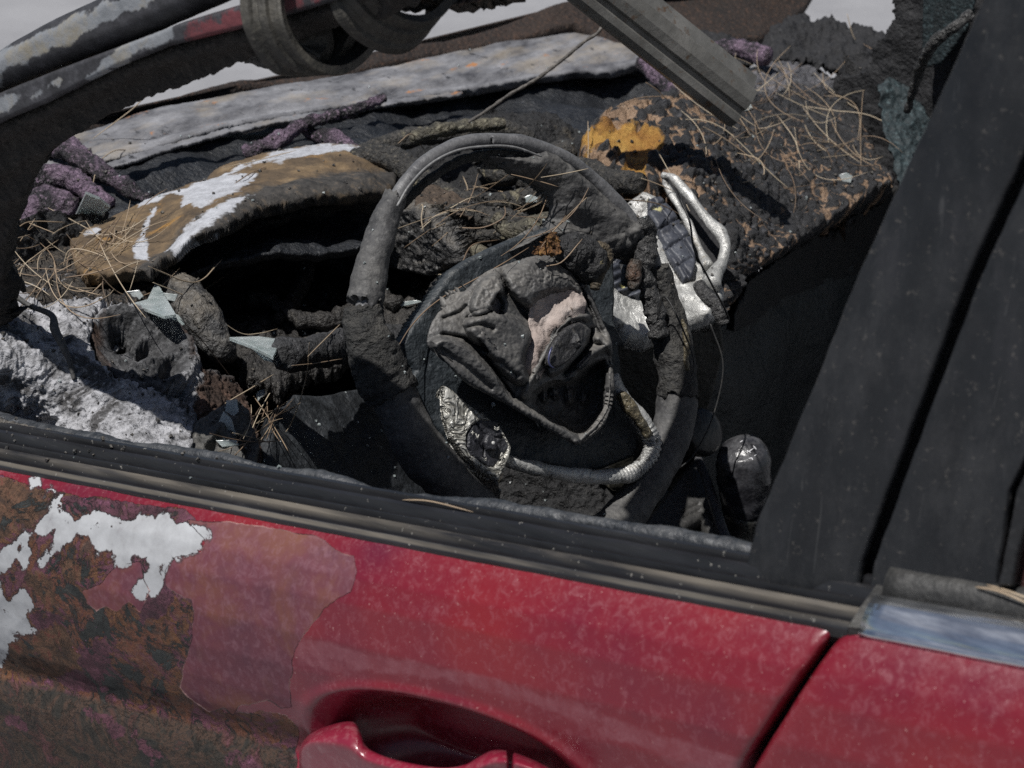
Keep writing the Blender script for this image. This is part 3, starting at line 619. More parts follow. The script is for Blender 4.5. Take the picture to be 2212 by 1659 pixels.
# leaning plane through the belt: y grows with height above it
def DL(px, py, y0, k):
    d = dirs(px, py); # y = y0 + k*(z - belt(x)) -> solve
    # CAM.y + t dy = y0 + k (CAM.z + t dz - b0z - SL (CAM.x + t dx - b0x))
    return (y0+k*(CAM[2]-b0[2]-SL*(CAM[0]-b0[0]))-CAM[1])/(d[..., 1]-k*(d[..., 2]-SL*d[..., 0]))
pillar('pillar_panel', [(1590, 1290), (1616, 1194), (1632, 1128), (1700, 965), (1776, 780), (1848, 597), (2121, 0), (2170, -110), (2440, -110), (2383, -40), (2092, 597), (1916, 1062), (1862, 1215), (1846, 1310)], lambda a, b: DL(a, b, .030, .22), M_pillar, front, hf=lambda px, py, P: .004*np.sin(np.clip((px-(1616+(1194-py)*.42))/240, 0, 1)*3.14))
pillar('pillar_panel', [(1868, 1300), (1885, 1215), (1940, 1062), (2114, 597), (2410, -40), (2470, -110), (2900, -110), (2560, 300), (2182, 1062), (2150, 1290), (2130, 1350)], lambda a, b: DL(a, b, .030, .22), M_pillar, rear)
pillar('pillar_core', [(1640, 1260), (1700, 1062), (1880, 597), (2160, -100), (2900, -100), (2400, 900), (2280, 1300)], lambda a, b: DL(a, b, .055, .22), M_dark, car, e=None)
M_trimedge = char('black_trim', (.006, .006, .007), (.012, .012, .013), (.025, .025, .026), 40, .0005, .0002, .45)
pillar('window_edge', [(2150, 1268), (2170, 1180), (2192, 1062), (2560, 300), (2620, 300), (2240, 1062), (2196, 1200), (2186, 1270)], lambda a, b: DL(a, b, .022, .22), M_trimedge, rear, th=.02)
def m_winglass():
    t = NT('dark_window'); c = t.ramp(t.noise(12, 4), [(.3, (.02, .012, .012)), (.7, (.05, .02, .02))]); return t.fin(c, .08, 0, spec=.7)
pillar('window_pane', [(2160, 1290), (2200, 1100), (2560, 300), (3000, 300), (2900, 1500), (2300, 1330)], lambda a, b: DL(a, b, .036, .22), m_winglass(), rear, th=.004, e=None)
# ---- roof rail, door frame
RED = [(420, 60), (440, 10), (560, -40), (720, -120), (760, -20), (570, 60), (470, 85)]
rp = [(-90, 148), (-40, 118), (0, 92), (90, 42), (180, 0), (300, -60), (640, -190), (900, -280), (960, -180), (700, -90), (468, 0), (250, 95), (110, 147), (0, 190), (-90, 232)]
relief('roof_rail', rp, lambda a, b: DL(a, b, .022, .10), m_frame('rail_metal', .45), car, step=3, thick=.02, edge=(40, .022), nz=[('fbm', .0012, 25)], rest=False,
       sdfs={'pale': [[(-60, 210), (-60, 155), (0, 110), (80, 65), (180, 30), (250, 0), (380, -60), (390, -30), (230, 40), (150, 92), (60, 125), (0, 160)]], 'redzone': [RED]})
fp = [(-90, 243), (-40, 216), (0, 198), (120, 150), (250, 101), (390, 48), (547, 0), (700, -50), (1000, -140), (1000, -80), (760, -10), (547, 56), (460, 76), (360, 101), (250, 145), (180, 180), (90, 225), (0, 263), (-90, 312)]
fr = relief('window_frame', fp, lambda a, b: DL(a, b, .018, .10), m_frame('frame_metal', .5, True), front, step=3, thick=.012, edge=(10, .005), nz=[('fbm', .0009, 40)], rest=False,
       sdfs={'pale': [Z for Z in ([(235, 145), (250, 115), (270, 85), (290, 82), (340, 60), (360, 55), (368, 80), (340, 100), (300, 112), (270, 140)], [(180, 172), (215, 130), (235, 128), (225, 160), (190, 185)], [(-20, 225), (20, 205), (60, 195), (40, 220), (-20, 250)], [(60, 215), (110, 170), (130, 172), (90, 210)])], 'redzone': [[(400, 90), (410, 50), (560, -10), (700, -60), (740, -20), (560, 55)]]})
up_ = [(-90, 316), (0, 266), (90, 228), (180, 183), (250, 148), (360, 104), (460, 79), (547, 59), (760, -7), (900, -60), (900, 20), (700, 78), (600, 112), (540, 133), (500, 147), (432, 173), (390, 188), (324, 209), (290, 226), (252, 241), (215, 262), (184, 284), (140, 305), (108, 335), (75, 385), (50, 450), (27, 511), (14, 597), (5, 650), (-6, 700), (-90, 760)]
def updep(px, py):
    ly = np.interp(px, [p[0] for p in up_[:9]], [p[1] for p in up_[:9]]); k = np.clip((py-ly)/140, 0, 2.5)
    return DL(px, py, .028, .10)+.05*k
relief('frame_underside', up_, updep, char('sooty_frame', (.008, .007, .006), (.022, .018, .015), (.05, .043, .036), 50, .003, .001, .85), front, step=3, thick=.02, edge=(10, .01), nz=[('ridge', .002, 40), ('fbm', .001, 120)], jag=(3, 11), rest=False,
       hfn=lambda px, py, P: .003*np.sin(dline(px, py, up_[:9])[0]/11.))
# quarter strip inside the frame
0 and tube('frame_channel', [PD(a, b, d) for a, b, d in ((-40, 700, 1.79), (0, 500, 1.78), (60, 380, 1.79), (150, 300, 1.80), (300, 235, 1.74))], [.005, .005, .005, .004, .003], M_dark, front, seg=14, nz=[('ridge', .0015, 70)], rest=False)
# ---- sill lump where the mirror sat, unseen roof added to shade wheel and cabin
ZR = 1.50
V = []; nx, ny = 24, 24
for i in range(nx+1):
    for j in range(ny+1):
        u, v = i/nx, j/ny; y = .20+v*1.02; x0 = .066+.02*(2*v-1)**4*(v > .5); x = x0+u*(1.6)
        V.append((x, y, ZR-.05*(2*v-1)**2-.04*(1-u)**2-.03*u*u))
Fc = [(i*(ny+1)+j, (i+1)*(ny+1)+j, (i+1)*(ny+1)+j+1, i*(ny+1)+j+1) for i in range(nx) for j in range(ny)]
me = bpy.data.meshes.new('shade_roof'); me.from_pydata(V, [], Fc); me.update(); rf = link('shade_roof', me, M_paint, car)
sol = rf.modifiers.new('thickness', 'SOLIDIFY'); sol.thickness = .02
tube('roof_side', [(.20, .17, 1.455), (.40, .19, 1.475), (.62, .21, 1.47), (1.2, .21, 1.44), (1.75, .22, 1.36)], [.022, .026, .03, .03, .03], M_char2, car, seg=12, rest=False)
tube('roof_header', [(.090, .16, 1.42), (.088, .32, 1.455), (.088, .7, 1.475), (.11, 1.2, 1.44)], [.02, .022, .022, .022], M_char2, car, seg=12, rest=False, nz=[('fbm', .004, 20)])
# ---- tub, bulkhead, far side
box('floor_pan', (-.1, .73, .30), (2.0, 1.36, .03), M_dark, car)
box('bulkhead', (-.64, .80, .60), (.04, 1.36, .62), M_dark, car)
box('inner_door_panel', (-.1, .088, .60), (1.5, .012, .46), M_dark, front)
box('tunnel', (.12, .78, .42), (1.3, .22, .22), M_dark, car)
box('seat_base', (.52, .42, .48), (.50, .50, .30), M_dark, car)
# far door with its teal inner edge
far = relief('far_door', [(1886, 150), (1880, 110), (1925, 70), (1950, -60), (2500, -60), (2500, 1300), (1480, 1300), (1500, 700), (1700, 560), (1840, 440), (1830, 300), (1810, 170)], lambda a, b: DY(a, b, 1.40), M_dark, car, step=6, thick=.05, nz=[('ridge', .012, 12)], jag=(10, 20), rest=False)
M_teal = char('sooty_teal', (.006, .010, .012), (.016, .028, .032), (.08, .12, .13), 24, .002, .0006, .7)
relief('door_edge', [(1995, -40), (2120, -40), (2090, 60), (2040, 130), (1992, 150)], lambda a, b: DY(a, b, 1.36), M_teal, far, step=4, thick=.01, rest=False)
relief('torn_trim', [(1895, 190), (1915, 175), (1960, 200), (2000, 260), (2040, 330), (1990, 400), (1960, 440), (1935, 380), (1905, 290)], [(1900, 200, 2.72), (2000, 300, 2.70), (1950, 430, 2.62)], M_teal, far, step=3, thick=.006, nz=[('ridge', .012, 30)], rest=False)
# ---- bonnet and cowl
relief('bonnet', [(-150, 340), (0, 290), (230, 243), (400, 200), (600, 160), (780, 117), (960, 83), (1104, 38), (1240, 2), (1370, -30), (1800, -80), (1740, 20), (1690, 60), (1640, 92), (1560, 95), (1460, 100), (1370, 110), (1240, 62), (1068, 92), (888, 134), (708, 166), (360, 226), (176, 290), (0, 345), (-150, 390)],
       [(0, 300, 2.52), (600, 170, 2.80), (1240, 20, 3.05), (1700, -20, 3.2), (0, 340, 2.50), (700, 165, 2.80), (1400, 110, 3.02)], M_rust, car, step=4, thick=.02, edge=(8, .008), nz=[('fbm', .003, 12)], hfn=lambda a, b, P: .006*np.sin(a/60.), rest=False)
P4 = [PD(a, b, d) for a, b, d in ((-300, 380, 2.5), (0, 292, 2.53), (600, 162, 2.81), (1240, 6, 3.06), (1800, -75, 3.2))]
me = bpy.data.meshes.new('bonnet_top'); V = [p for p in P4]+[p+np.array([-.9, -.05, -.42]) for p in P4]
me.from_pydata([tuple(v) for v in V], [], [(i, i+1, i+6, i+5) for i in range(4)]); me.update(); bt = link('bonnet_top', me, M_rust, car); s_ = bt.modifiers.new('t', 'SOLIDIFY'); s_.thickness = .003
cpoly = [(-60, 360), (60, 320), (176, 284), (360, 224), (520, 196), (708, 163), (888, 131), (1068, 88), (1248, 57), (1330, 90), (1420, 100), (1480, 130), (1500, 175), (1440, 160), (1400, 132), (1374, 137), (1320, 152), (1240, 155), (1158, 162), (1104, 173), (1030, 184), (960, 197), (906, 206), (820, 214), (708, 231), (612, 246), (504, 267), (430, 286), (360, 306), (270, 336), (205, 352), (140, 350), (60, 380), (-60, 420)]
cd = [(0, 345, 2.44), (0, 400, 2.38), (350, 230, 2.60), (350, 305, 2.50), (708, 165, 2.78), (708, 230, 2.66), (1068, 90, 2.96), (1068, 180, 2.82), (1374, 60, 3.06), (1374, 137, 2.95)]
relief('cowl_panel', cpoly, cd, M_cowl, car, step=2.5, thick=.012, edge=(5, .003), nz=[('fbm', .003, 9), ('ridge', .0007, 45)], hfn=lambda a, b, P: -.004*np.exp(-((dline(a, b, [(200, 325), (504, 250), (900, 190), (1374, 120)])[0])/6.)**2))
relief('cowl_lip', [(205, 358), (360, 312), (504, 273), (612, 252), (708, 238), (860, 212), (1000, 196), (1000, 203), (860, 222), (708, 247), (612, 262), (504, 284), (360, 324), (230, 366)], lambda a, b: tps(cd)(a, b)-.02, M_cowl, car, step=2.5, thick=.004, jag=(3, 20), rest=False)
relief('firewall', [(-80, 420), (60, 385), (205, 345), (504, 262), (708, 226), (960, 192), (1158, 158), (1374, 132), (1700, 140), (1700, 500), (900, 520), (200, 620), (-80, 640)], lambda a, b: tps(cd)(a, b)+.06, char('bluish_soot', (.006, .007, .009), (.014, .016, .020), (.035, .04, .05), 14, .002, .001, .55), car, step=5, thick=.01, nz=[('fbm', .02, 8)], rest=False)
# ---- dashboard
dash = relief('dashboard', [(-60, 520), (60, 470), (180, 470), (300, 440), (600, 400), (900, 300), (1000, 262), (1150, 262), (1280, 300), (1300, 420), (1420, 420), (1640, 560), (1560, 700), (1480, 760), (1400, 1200), (400, 1200), (300, 980), (-60, 900)],
     [(0, 600, 2.14), (300, 470, 2.42), (700, 420, 2.62), (1000, 280, 2.60), (1250, 330, 2.55), (1000, 450, 2.46), (1250, 480, 2.40), (700, 600, 2.60), (600, 800, 2.52), (1000, 700, 2.42), (400, 1000, 2.35), (900, 1100, 2.35), (1350, 700, 2.36), (1350, 1100, 2.36)],
     char('melted_dash', (.006, .006, .007), (.018, .018, .019), (.06, .058, .055), 45, .006, .002, .75, extra=(((.11, .09, .06), 16, .60, .68),)), car, step=4, thick=.02, nz=[('ridge', .022, 9), ('bill', .010, 26), ('fbm', .003, 90)])
# left top of the dashboard, under the needles
relief('dash_top', [(-60, 520), (20, 500), (60, 470), (120, 455), (175, 470), (200, 510), (240, 560), (330, 590), (345, 625), (300, 650), (240, 655), (160, 640), (90, 640), (0, 625), (-60, 620)], [(0, 520, 2.30), (150, 470, 2.38), (330, 590, 2.20), (0, 620, 2.06), (240, 650, 2.08), (150, 560, 2.20)],
     char('dash_top_char', (.02, .018, .016), (.07, .058, .046), (.22, .17, .12), 60, .006, .002, .85, extra=(((.02, .02, .022), 30, .52, .6), ((.30, .29, .29), 50, .63, .68))), dash, step=2.5, thick=.02, edge=(10, .01), nz=[('ridge', .006, 30), ('fbm', .004, 70)])
# instrument hood
hp = [(150, 520), (173, 500), (252, 454), (324, 428), (384, 409), (443, 390), (462, 372), (482, 360), (530, 347), (583, 336), (640, 322), (700, 318), (760, 328), (820, 345), (862, 368), (855, 400), (840, 412), (796, 421), (740, 430), (684, 436), (630, 448), (576, 461), (530, 480), (486, 504), (440, 524), (396, 540), (360, 560), (324, 582), (290, 580), (240, 585), (190, 590), (160, 570)]
lipl = [(300, 592), (324, 578), (396, 536), (486, 496), (530, 470), (576, 452), (684, 424), (796, 408), (862, 385)]
M_hood = m_hood()
hz = [(170, 510, 2.26), (324, 430, 2.34), (583, 340, 2.46), (820, 350, 2.46), (320, 580, 2.10), (486, 500, 2.16), (684, 432, 2.26), (840, 410, 2.34), (200, 580, 2.10)]
relief('instrument_hood', hp, hz, M_hood, dash, step=2, thick=.012, edge=(9, .004), nz=[('fbm', .0035, 18), ('ridge', .0018, 60), ('ridge', .0008, 160)],
     hfn=lambda a, b, P: .014*np.exp(-(dline(a, b, [(430, 480), (600, 400), (760, 372)])[0]/60.)**2)+.004*np.exp(-(dline(a, b, lipl)[0]/9.)**2)*(1+.8*noise(P*50)),
     sdfs={'white': [[(583, 345), (620, 330), (684, 322), (740, 330), (796, 344), (830, 352), (780, 366), (720, 356), (660, 366), (610, 379), (560, 372), (520, 370)],
                     [(300, 430), (340, 420), (400, 418), (450, 400), (520, 372), (560, 376), (490, 396), (560, 405), (540, 430), (500, 450), (470, 465), (440, 480), (420, 470), (395, 470), (400, 440), (370, 425), (345, 440), (330, 470), (315, 500), (318, 520), (322, 565), (290, 560), (285, 540), (305, 510), (320, 470), (345, 440), (300, 450)],
                     [(352, 545), (400, 520), (470, 480), (520, 455), (556, 452), (500, 490), (440, 522), (380, 550)], [(180, 503), (215, 495), (215, 505), (185, 512)]]},
     attrs={'lip': lambda a, b, P: (dline(a, b, [(290, 600)]+lipl[1:])[0]*np.sign(1)-14)/100.})
# underside of the hood and back of the hollow
relief('hood_underside', [(324, 586), (396, 546), (486, 508), (576, 466), (684, 441), (840, 416), (870, 440), (880, 520), (820, 560), (760, 540), (640, 600), (520, 640), (420, 600), (340, 620)], [(324, 590, 2.20), (576, 470, 2.30), (840, 420, 2.40), (500, 620, 2.42), (800, 540, 2.48)], char('hollow', (.03, .028, .025), (.08, .07, .06), (.17, .15, .13), 30, .006, .002, .85), dash, step=4, thick=.01, nz=[('ridge', .01, 20)], rest=False)
relief('gauge_shell', [(430, 640), (520, 560), (700, 500), (830, 470), (940, 560), (900, 700), (760, 730), (640, 700), (560, 730), (470, 700)], [(500, 600, 2.44), (800, 500, 2.52), (900, 700, 2.40), (560, 720, 2.38), (690, 600, 2.52)], M_char, dash, step=4, thick=.01, nz=[('bill', .016, 14), ('ridge', .005, 40)])
# ash covered end of the dashboard
ap = [(-80, 600), (0, 612), (60, 625), (120, 640), (190, 655), (240, 660), (225, 668), (202, 700), (192, 740), (208, 780), (243, 806), (282, 830), (330, 850), (372, 842), (408, 860), (428, 900), (412, 960), (430, 1010), (300, 1000), (250, 965), (200, 960), (90, 940), (-80, 920)]
ad = [(0, 620, 2.06), (120, 640, 2.08), (240, 665, 2.07), (-40, 760, 1.93), (80, 760, 1.96), (200, 800, 1.97), (330, 820, 2.0), (430, 860, 2.05), (80, 900, 1.97), (250, 940, 1.92), (400, 980, 1.90), (30, 930, 2.0)]
holes_h = lambda a, b, P: -.018*np.exp(-(((a-108)/17.)**2+((b-912)/17.)**2))-.012*np.exp(-(((a-60)/14.)**2+((b-925)/10.)**2))
relief('ashen_end_panel', ap, ad, M_ash, dash, step=2, thick=.01, edge=(10, .012), nz=[('ridge', .009, 20), ('bill', .005, 55), ('ridge', .0025, 120)], jag=(5, 10), hfn=holes_h)
# vent pod
pod = [(188, 740), (200, 700), (222, 672), (262, 660), (300, 672), (340, 690), (372, 708), (410, 735), (440, 790), (470, 800), (500, 810), (530, 840), (545, 880), (560, 930), (572, 990), (572, 1020), (520, 1010), (430, 1000), (418, 960), (430, 900), (424, 860), (400, 840), (360, 845), (320, 850), (280, 830), (240, 805), (205, 780)]
def podh(a, b, P):
    r = np.hypot((a-300-.35*(b-760))/105., (b-765)/88.)
    h = .010*np.exp(-((r-.95)/.16)**2)-.007*(1/(1+np.exp((r-.72)*14)))
    for x, y, q, s in ((262, 722, 33, .010), (325, 752, 30, .010), (366, 800, 16, .008), (335, 842, 20, .008)): h = h-s*np.exp(-(((a-x)/q)**2+((b-y)/(q*.8))**2)**1.5)
    h = h+.010*np.exp(-(dline(a, b, [(285, 800), (335, 780), (380, 770)])[0]/13.)**2)
    return h
def m_pod():
    t = NT('charred_vent'); c = t.ramp(t.noise(85, 8, .7), [(.3, (.018, .018, .019)), (.5, (.065, .065, .067)), (.7, (.19, .19, .195))])
    br = t.ramp(t.noise(40, 7, .7), [(.3, (.02, .014, .012)), (.55, (.07, .045, .034)), (.72, (.13, .075, .055))]); c = t.mix(t.sdm('brown', .3, 35, .08), c, br)
    wc = t.ramp(t.noise(110, 7, .7), [(.3, (.12, .12, .12)), (.55, (.32, .32, .33))]); c = t.mix(t.sdm('ashy', .5, 55, .04), c, wc)
    nb = t.bump(t.noise(110, 8, .72), .005, 1.); nb = t.bump(t.vor(230), .0015, .8, nb); return t.fin(c, .85, 0, nb, spec=.3)
VH = [[(x+q*math.cos(k)*1.0, y+q*.78*math.sin(k)) for k in np.linspace(0, 2*math.pi, 16, endpoint=False)] for x, y, q in ((262, 722, 27), (325, 752, 24), (366, 800, 12), (335, 842, 15))]
relief('vent_duct', [(215, 690), (300, 690), (400, 760), (400, 840), (330, 860), (230, 800)], [(215, 700, 2.10), (400, 760, 2.11), (330, 850, 2.06)], M_char, dash, step=4, thick=.004, rest=False)
relief('air_vent', pod, [(200, 740, 2.03), (262, 665, 2.06), (380, 715, 2.08), (300, 830, 1.97), (430, 800, 2.05), (520, 860, 2.09), (560, 1000, 2.02), (430, 980, 1.95), (430, 880, 1.99)], m_pod(), dash, step=2, thick=.03, edge=(12, .016), nz=[('ridge', .003, 50), ('bill', .0025, 120)], hfn=podh, jag=(3, 9), holes=VH,
     sdfs={'brown': [[(440, 800), (520, 830), (560, 930), (580, 1030), (420, 1030), (420, 900), (400, 760), (380, 720)], [(190, 740), (200, 700), (225, 690), (215, 750), (235, 790), (205, 780)]], 'ashy': [[(200, 700), (225, 672), (262, 662), (300, 674), (300, 684), (262, 675), (232, 690), (214, 720)], [(300, 860), (360, 850), (405, 800), (405, 760), (430, 800), (420, 900), (380, 870), (330, 880)]]})
# rounded lump right of the vent and the little cup with melted bits below it
def blob(name, pts, mat, parent, nz, seg=28, **k): return tp(name, pts, mat, parent, seg=seg, ds=.002, nz=nz, **k)
blob('melted_lump', [(318, 588, 2.16, 8), (345, 606, 2.16, 28), (385, 640, 2.14, 42), (425, 685, 2.12, 48), (455, 725, 2.11, 40), (480, 755, 2.11, 26), (500, 775, 2.12, 12)], M_char2, dash, [('fbm', .004, 22), ('ridge', .0015, 90)])
relief('lamp_bracket', [(425, 905), (470, 880), (520, 862), (540, 890), (560, 960), (560, 1020), (520, 1015), (430, 1000), (415, 960)], [(430, 960, 1.92), (520, 880, 1.99), (550, 1010, 1.93)], char('grey_bracket', (.03, .03, .028), (.075, .072, .066), (.16, .15, .13), 40, .002, .0008, .6, extra=(((.36, .33, .17), 60, .66, .70),)), dash, step=2, thick=.01, nz=[('fbm', .006, 25), ('ridge', .002, 60)], edge=(8, .006),
     hfn=lambda a, b, P: -.02*np.exp(-(((a-527)/14.)**2+((b-960)/20.)**2)**1.5)-.012*np.exp(-(((a-455)/20.)**2+((b-975)/16.)**2)**1.5)+.008*np.exp(-(dline(a, b, [(430, 985), (470, 930), (520, 1000)])[0]/9.)**2))
# melted column stalk
blob('column_stalk', [(588, 762, 2.02, 10), (600, 762, 2.02, 26), (625, 764, 2.03, 32), (655, 766, 2.05, 28), (690, 760, 2.08, 30), (730, 750, 2.12, 31), (790, 748, 2.18, 34), (880, 742, 2.26, 36)], char('stalk_char', (.015, .015, .016), (.045, .045, .047), (.12, .12, .125), 80, .004, .0014, .8), dash, [('bill', .004, 45), ('ridge', .002, 110)])
relief('knee_panel', [(575, 1040), (578, 940), (600, 880), (630, 850), (700, 845), (800, 830), (900, 860), (980, 1120), (900, 1130), (700, 1080)], [(590, 1040, 2.0), (620, 870, 2.12), (900, 860, 2.28), (900, 1100, 2.2)], char('dusty_blue_plastic', (.004, .005, .006), (.010, .012, .015), (.03, .035, .042), 60, .001, .0006, .6, .3, (.05, .055, .06)), dash, step=3, thick=.01, edge=(12, .012), nz=[('fbm', .006, 14)])
relief('melted_shelf', [(470, 650), (520, 615), (600, 600), (700, 590), (800, 600), (880, 590), (930, 640), (900, 720), (820, 770), (700, 800), (600, 850), (540, 830), (500, 770), (480, 720)], [(480, 660, 2.36), (700, 600, 2.46), (900, 620, 2.42), (520, 800, 2.16), (700, 780, 2.22), (860, 740, 2.28)], char('shelf_char', (.012, .011, .011), (.035, .032, .029), (.10, .092, .08), 50, .004, .0015, .55), dash, step=3, thick=.012, edge=(12, .01), nz=[('ridge', .018, 12), ('bill', .008, 34), ('ridge', .003, 90)], jag=(6, 20))
for pts in ([(470, 600, 2.34, 5), (540, 560, 2.34, 9), (620, 545, 2.36, 12), (720, 560, 2.38, 10), (790, 600, 2.38, 7)], [(360, 590, 2.26, 8), (430, 560, 2.28, 14), (500, 530, 2.30, 16), (600, 500, 2.34, 13), (700, 480, 2.38, 10)], [(520, 640, 2.30, 5), (580, 650, 2.28, 8), (650, 690, 2.26, 7), (720, 690, 2.27, 9), (780, 660, 2.30, 7)], [(640, 520, 2.36, 6), (660, 580, 2.33, 10), (640, 640, 2.30, 8), (600, 690, 2.26, 5)], [(780, 480, 2.40, 10), (770, 550, 2.37, 14), (800, 620, 2.34, 12), (860, 660, 2.32, 8)]):
    tp('melted_bracket', pts, MATS['shelf_char'], dash, seg=18, ds=.003, nz=[('ridge', .006, 35), ('bill', .004, 80)])
# triangular panel behind the wheel, melted cables
relief('charred_flap', [(862, 440), (900, 448), (940, 480), (985, 540), (990, 570), (930, 600), (830, 580), (835, 500)], [(865, 445, 2.28), (985, 560, 2.22), (840, 570, 2.34)], M_char2, dash, step=2.5, thick=.02, edge=(12, .012), nz=[('ridge', .003, 40), ('fbm', .002, 100)])
cab = char('melted_cable', (.012, .012, .012), (.045, .042, .038), (.16, .14, .11), 65, .005, .0015, .7, extra=(((.26, .23, .15), 26, .58, .66),))
cab2 = char('pale_cable', (.03, .028, .022), (.13, .115, .08), (.30, .28, .20), 50, .004, .0015, .6)
for nm, mt, pts in (
    ('melted_cable', cab, [(735, 345, 2.52, 12), (800, 330, 2.50, 20), (880, 300, 2.50, 18), (960, 290, 2.52, 16), (1040, 275, 2.52, 18), (1100, 280, 2.52, 14), (1150, 300, 2.52, 12)]),
    ('melted_cable', cab2, [(890, 300, 2.47, 8), (930, 285, 2.46, 10), (1010, 272, 2.47, 10), (1090, 268, 2.48, 8)]),
    ('melted_cable', cab, [(760, 335, 2.42, 10), (850, 345, 2.40, 24), (930, 400, 2.36, 20), (1000, 432, 2.34, 16), (1080, 440, 2.36, 18), (1150, 430, 2.38, 22), (1230, 425, 2.40, 20)]),
    ('melted_cable', cab, [(925, 470, 2.30, 12), (985, 462, 2.28, 20), (1050, 470, 2.28, 22), (1110, 480, 2.28, 22), (1160, 500, 2.27, 24), (1230, 478, 2.27, 22), (1290, 455, 2.26, 22)]),
    ('melted_cable', cab2, [(1070, 470, 2.25, 10), (1110, 498, 2.24, 16), (1160, 490, 2.23, 20), (1230, 470, 2.22, 18), (1300, 462, 2.22, 14)]),
    ('melted_cable', cab2, [(905, 455, 2.27, 6), (960, 500, 2.25, 10), (1010, 530, 2.24, 12), (1045, 555, 2.22, 12), (1060, 600, 2.22, 12)]),
    ('melted_cable', cab, [(980, 540, 2.30, 10), (1030, 515, 2.28, 14), (1080, 508, 2.28, 12), (1120, 530, 2.27, 16), (1060, 560, 2.26, 14), (990, 610, 2.24, 16)]),
    ('melted_cable', cab, [(1120, 395, 2.42, 12), (1180, 385, 2.40, 22), (1250, 370, 2.40, 26), (1320, 390, 2.36, 22), (1380, 395, 2.32, 18)]),
    ('melted_cable', cab, [(930, 640, 2.26, 10), (975, 595, 2.26, 14), (1030, 575, 2.26, 12)]),
    ('melted_cable', cab, [(1040, 350, 2.46, 14), (1090, 375, 2.42, 26), (1160, 350, 2.44, 24), (1230, 325, 2.46, 24)])):
    tp(nm, pts, mt, dash, seg=18, ds=.003, nz=[('ridge', .003, 35), ('bill', .002, 90)])
M_brn = char('brown_board', (.03, .022, .016), (.085, .06, .042), (.17, .125, .09), 50, .003, .001, .85)
relief('torn_board', [(905, 395), (950, 400), (1010, 430), (1040, 450), (1020, 470), (960, 462), (920, 470), (895, 440)], [(905, 400, 2.30), (1030, 450, 2.28), (900, 450, 2.26)], M_brn, dash, step=2.5, thick=.006, nz=[('fbm', .004, 30)], jag=(4, 10))
# mauve melted strands
for pts in ([(60, 330, 2.46, 20), (120, 312, 2.44, 20), (160, 330, 2.42, 18), (200, 358, 2.40, 16), (240, 385, 2.38, 14), (280, 410, 2.37, 12), (325, 430, 2.36, 8)],
            [(30, 400, 2.38, 22), (90, 385, 2.38, 22), (150, 385, 2.38, 18), (200, 420, 2.36, 14), (240, 440, 2.35, 10)], [(40, 470, 2.36, 30), (100, 440, 2.36, 34), (160, 455, 2.36, 24)],
            [(528, 332, 2.52, 8), (560, 318, 2.52, 11), (610, 298, 2.53, 12), (650, 272, 2.54, 9), (700, 255, 2.55, 5), (760, 240, 2.57, 4), (830, 212, 2.59, 3)], [(650, 276, 2.55, 6), (680, 290, 2.55, 12), (720, 300, 2.54, 14), (760, 330, 2.52, 12)],
            [(1500, 120, 2.86, 8), (1540, 110, 2.86, 14), (1600, 105, 2.85, 16), (1660, 125, 2.83, 14)], [(1385, 130, 2.82, 10), (1420, 160, 2.80, 16), (1460, 200, 2.76, 18), (1440, 230, 2.72, 14)]):
    tp('melted_strand', pts, M_mauve, dash, seg=18, ds=.003, nz=[('ridge', .005, 35), ('bill', .003, 90)])
# far pad
pp = [(1262, 290), (1268, 268), (1300, 245), (1356, 216), (1420, 205), (1480, 190), (1540, 165), (1600, 150), (1650, 128), (1700, 118), (1760, 130), (1810, 160), (1850, 200), (1880, 260), (1905, 320), (1930, 385), (1930, 410), (1890, 428), (1850, 450), (1800, 478), (1740, 515), (1700, 545), (1650, 575), (1612, 600), (1600, 640), (1585, 670), (1560, 640), (1560, 560), (1530, 500), (1490, 440), (1450, 380), (1430, 365), (1420, 395), (1392, 400), (1380, 385), (1340, 380), (1300, 350), (1275, 330)]
pdp = [(1265, 280, 2.46), (1420, 205, 2.62), (1600, 150, 2.82), (1760, 130, 2.95), (1900, 300, 2.80), (1930, 400, 2.72), (1700, 545, 2.46), (1600, 640, 2.34), (1450, 380, 2.38), (1560, 560, 2.33), (1390, 400, 2.37), (1650, 330, 2.60)]
cr = {}
def padh(a, b, P):
    Q = P*np.array([30, 30, 30.]); c = np.clip(cells(Q, .5)*1.5, 0, 1); c2 = np.clip(cells(P*70, .5)*1.5, 0, 1)
    k = np.clip((1750-a)/250., .25, 1)*np.clip(1.25-np.abs(b-330)/500., .4, 1); cr['c'] = c; cr['k'] = k
    e = np.clip(sdf_poly(a, b, OR)/12., 0, 1)
    return (.014*c**.6*k+.004*c2)*(1-e)+.012*np.exp(-(dline(a, b, [(1600, 640), (1700, 548), (1850, 452), (1930, 400)])[0]/30.)**2)
OR = [(1262, 285), (1290, 278), (1340, 285), (1380, 292), (1415, 300), (1430, 318), (1428, 335), (1400, 345), (1395, 370), (1388, 398), (1375, 385), (1345, 375), (1345, 355), (1330, 330), (1300, 322), (1275, 320)]
relief('passenger_pad', pp, pdp, m_padtop(), dash, step=2, thick=.03, edge=(34, .026), nz=[('fbm', .008, 9), ('ridge', .003, 60)], jag=(4, 12), hfn=padh,
     attrs={'crack': lambda a, b, P: cr['c'], 'expo': lambda a, b, P: np.clip((1580-a)/220., 0, 1)*np.clip((b-140)/60, 0, 1)*np.clip((480-b)/60, 0, 1)*.9+.22+.35*np.clip(noise(P*9), -.3, 1)},
     sdfs={'orange': [OR], 'grey': [[(1600, 150), (1700, 118), (1780, 140), (1840, 170), (1860, 200), (1800, 195), (1720, 190), (1650, 215), (1600, 200)]]})
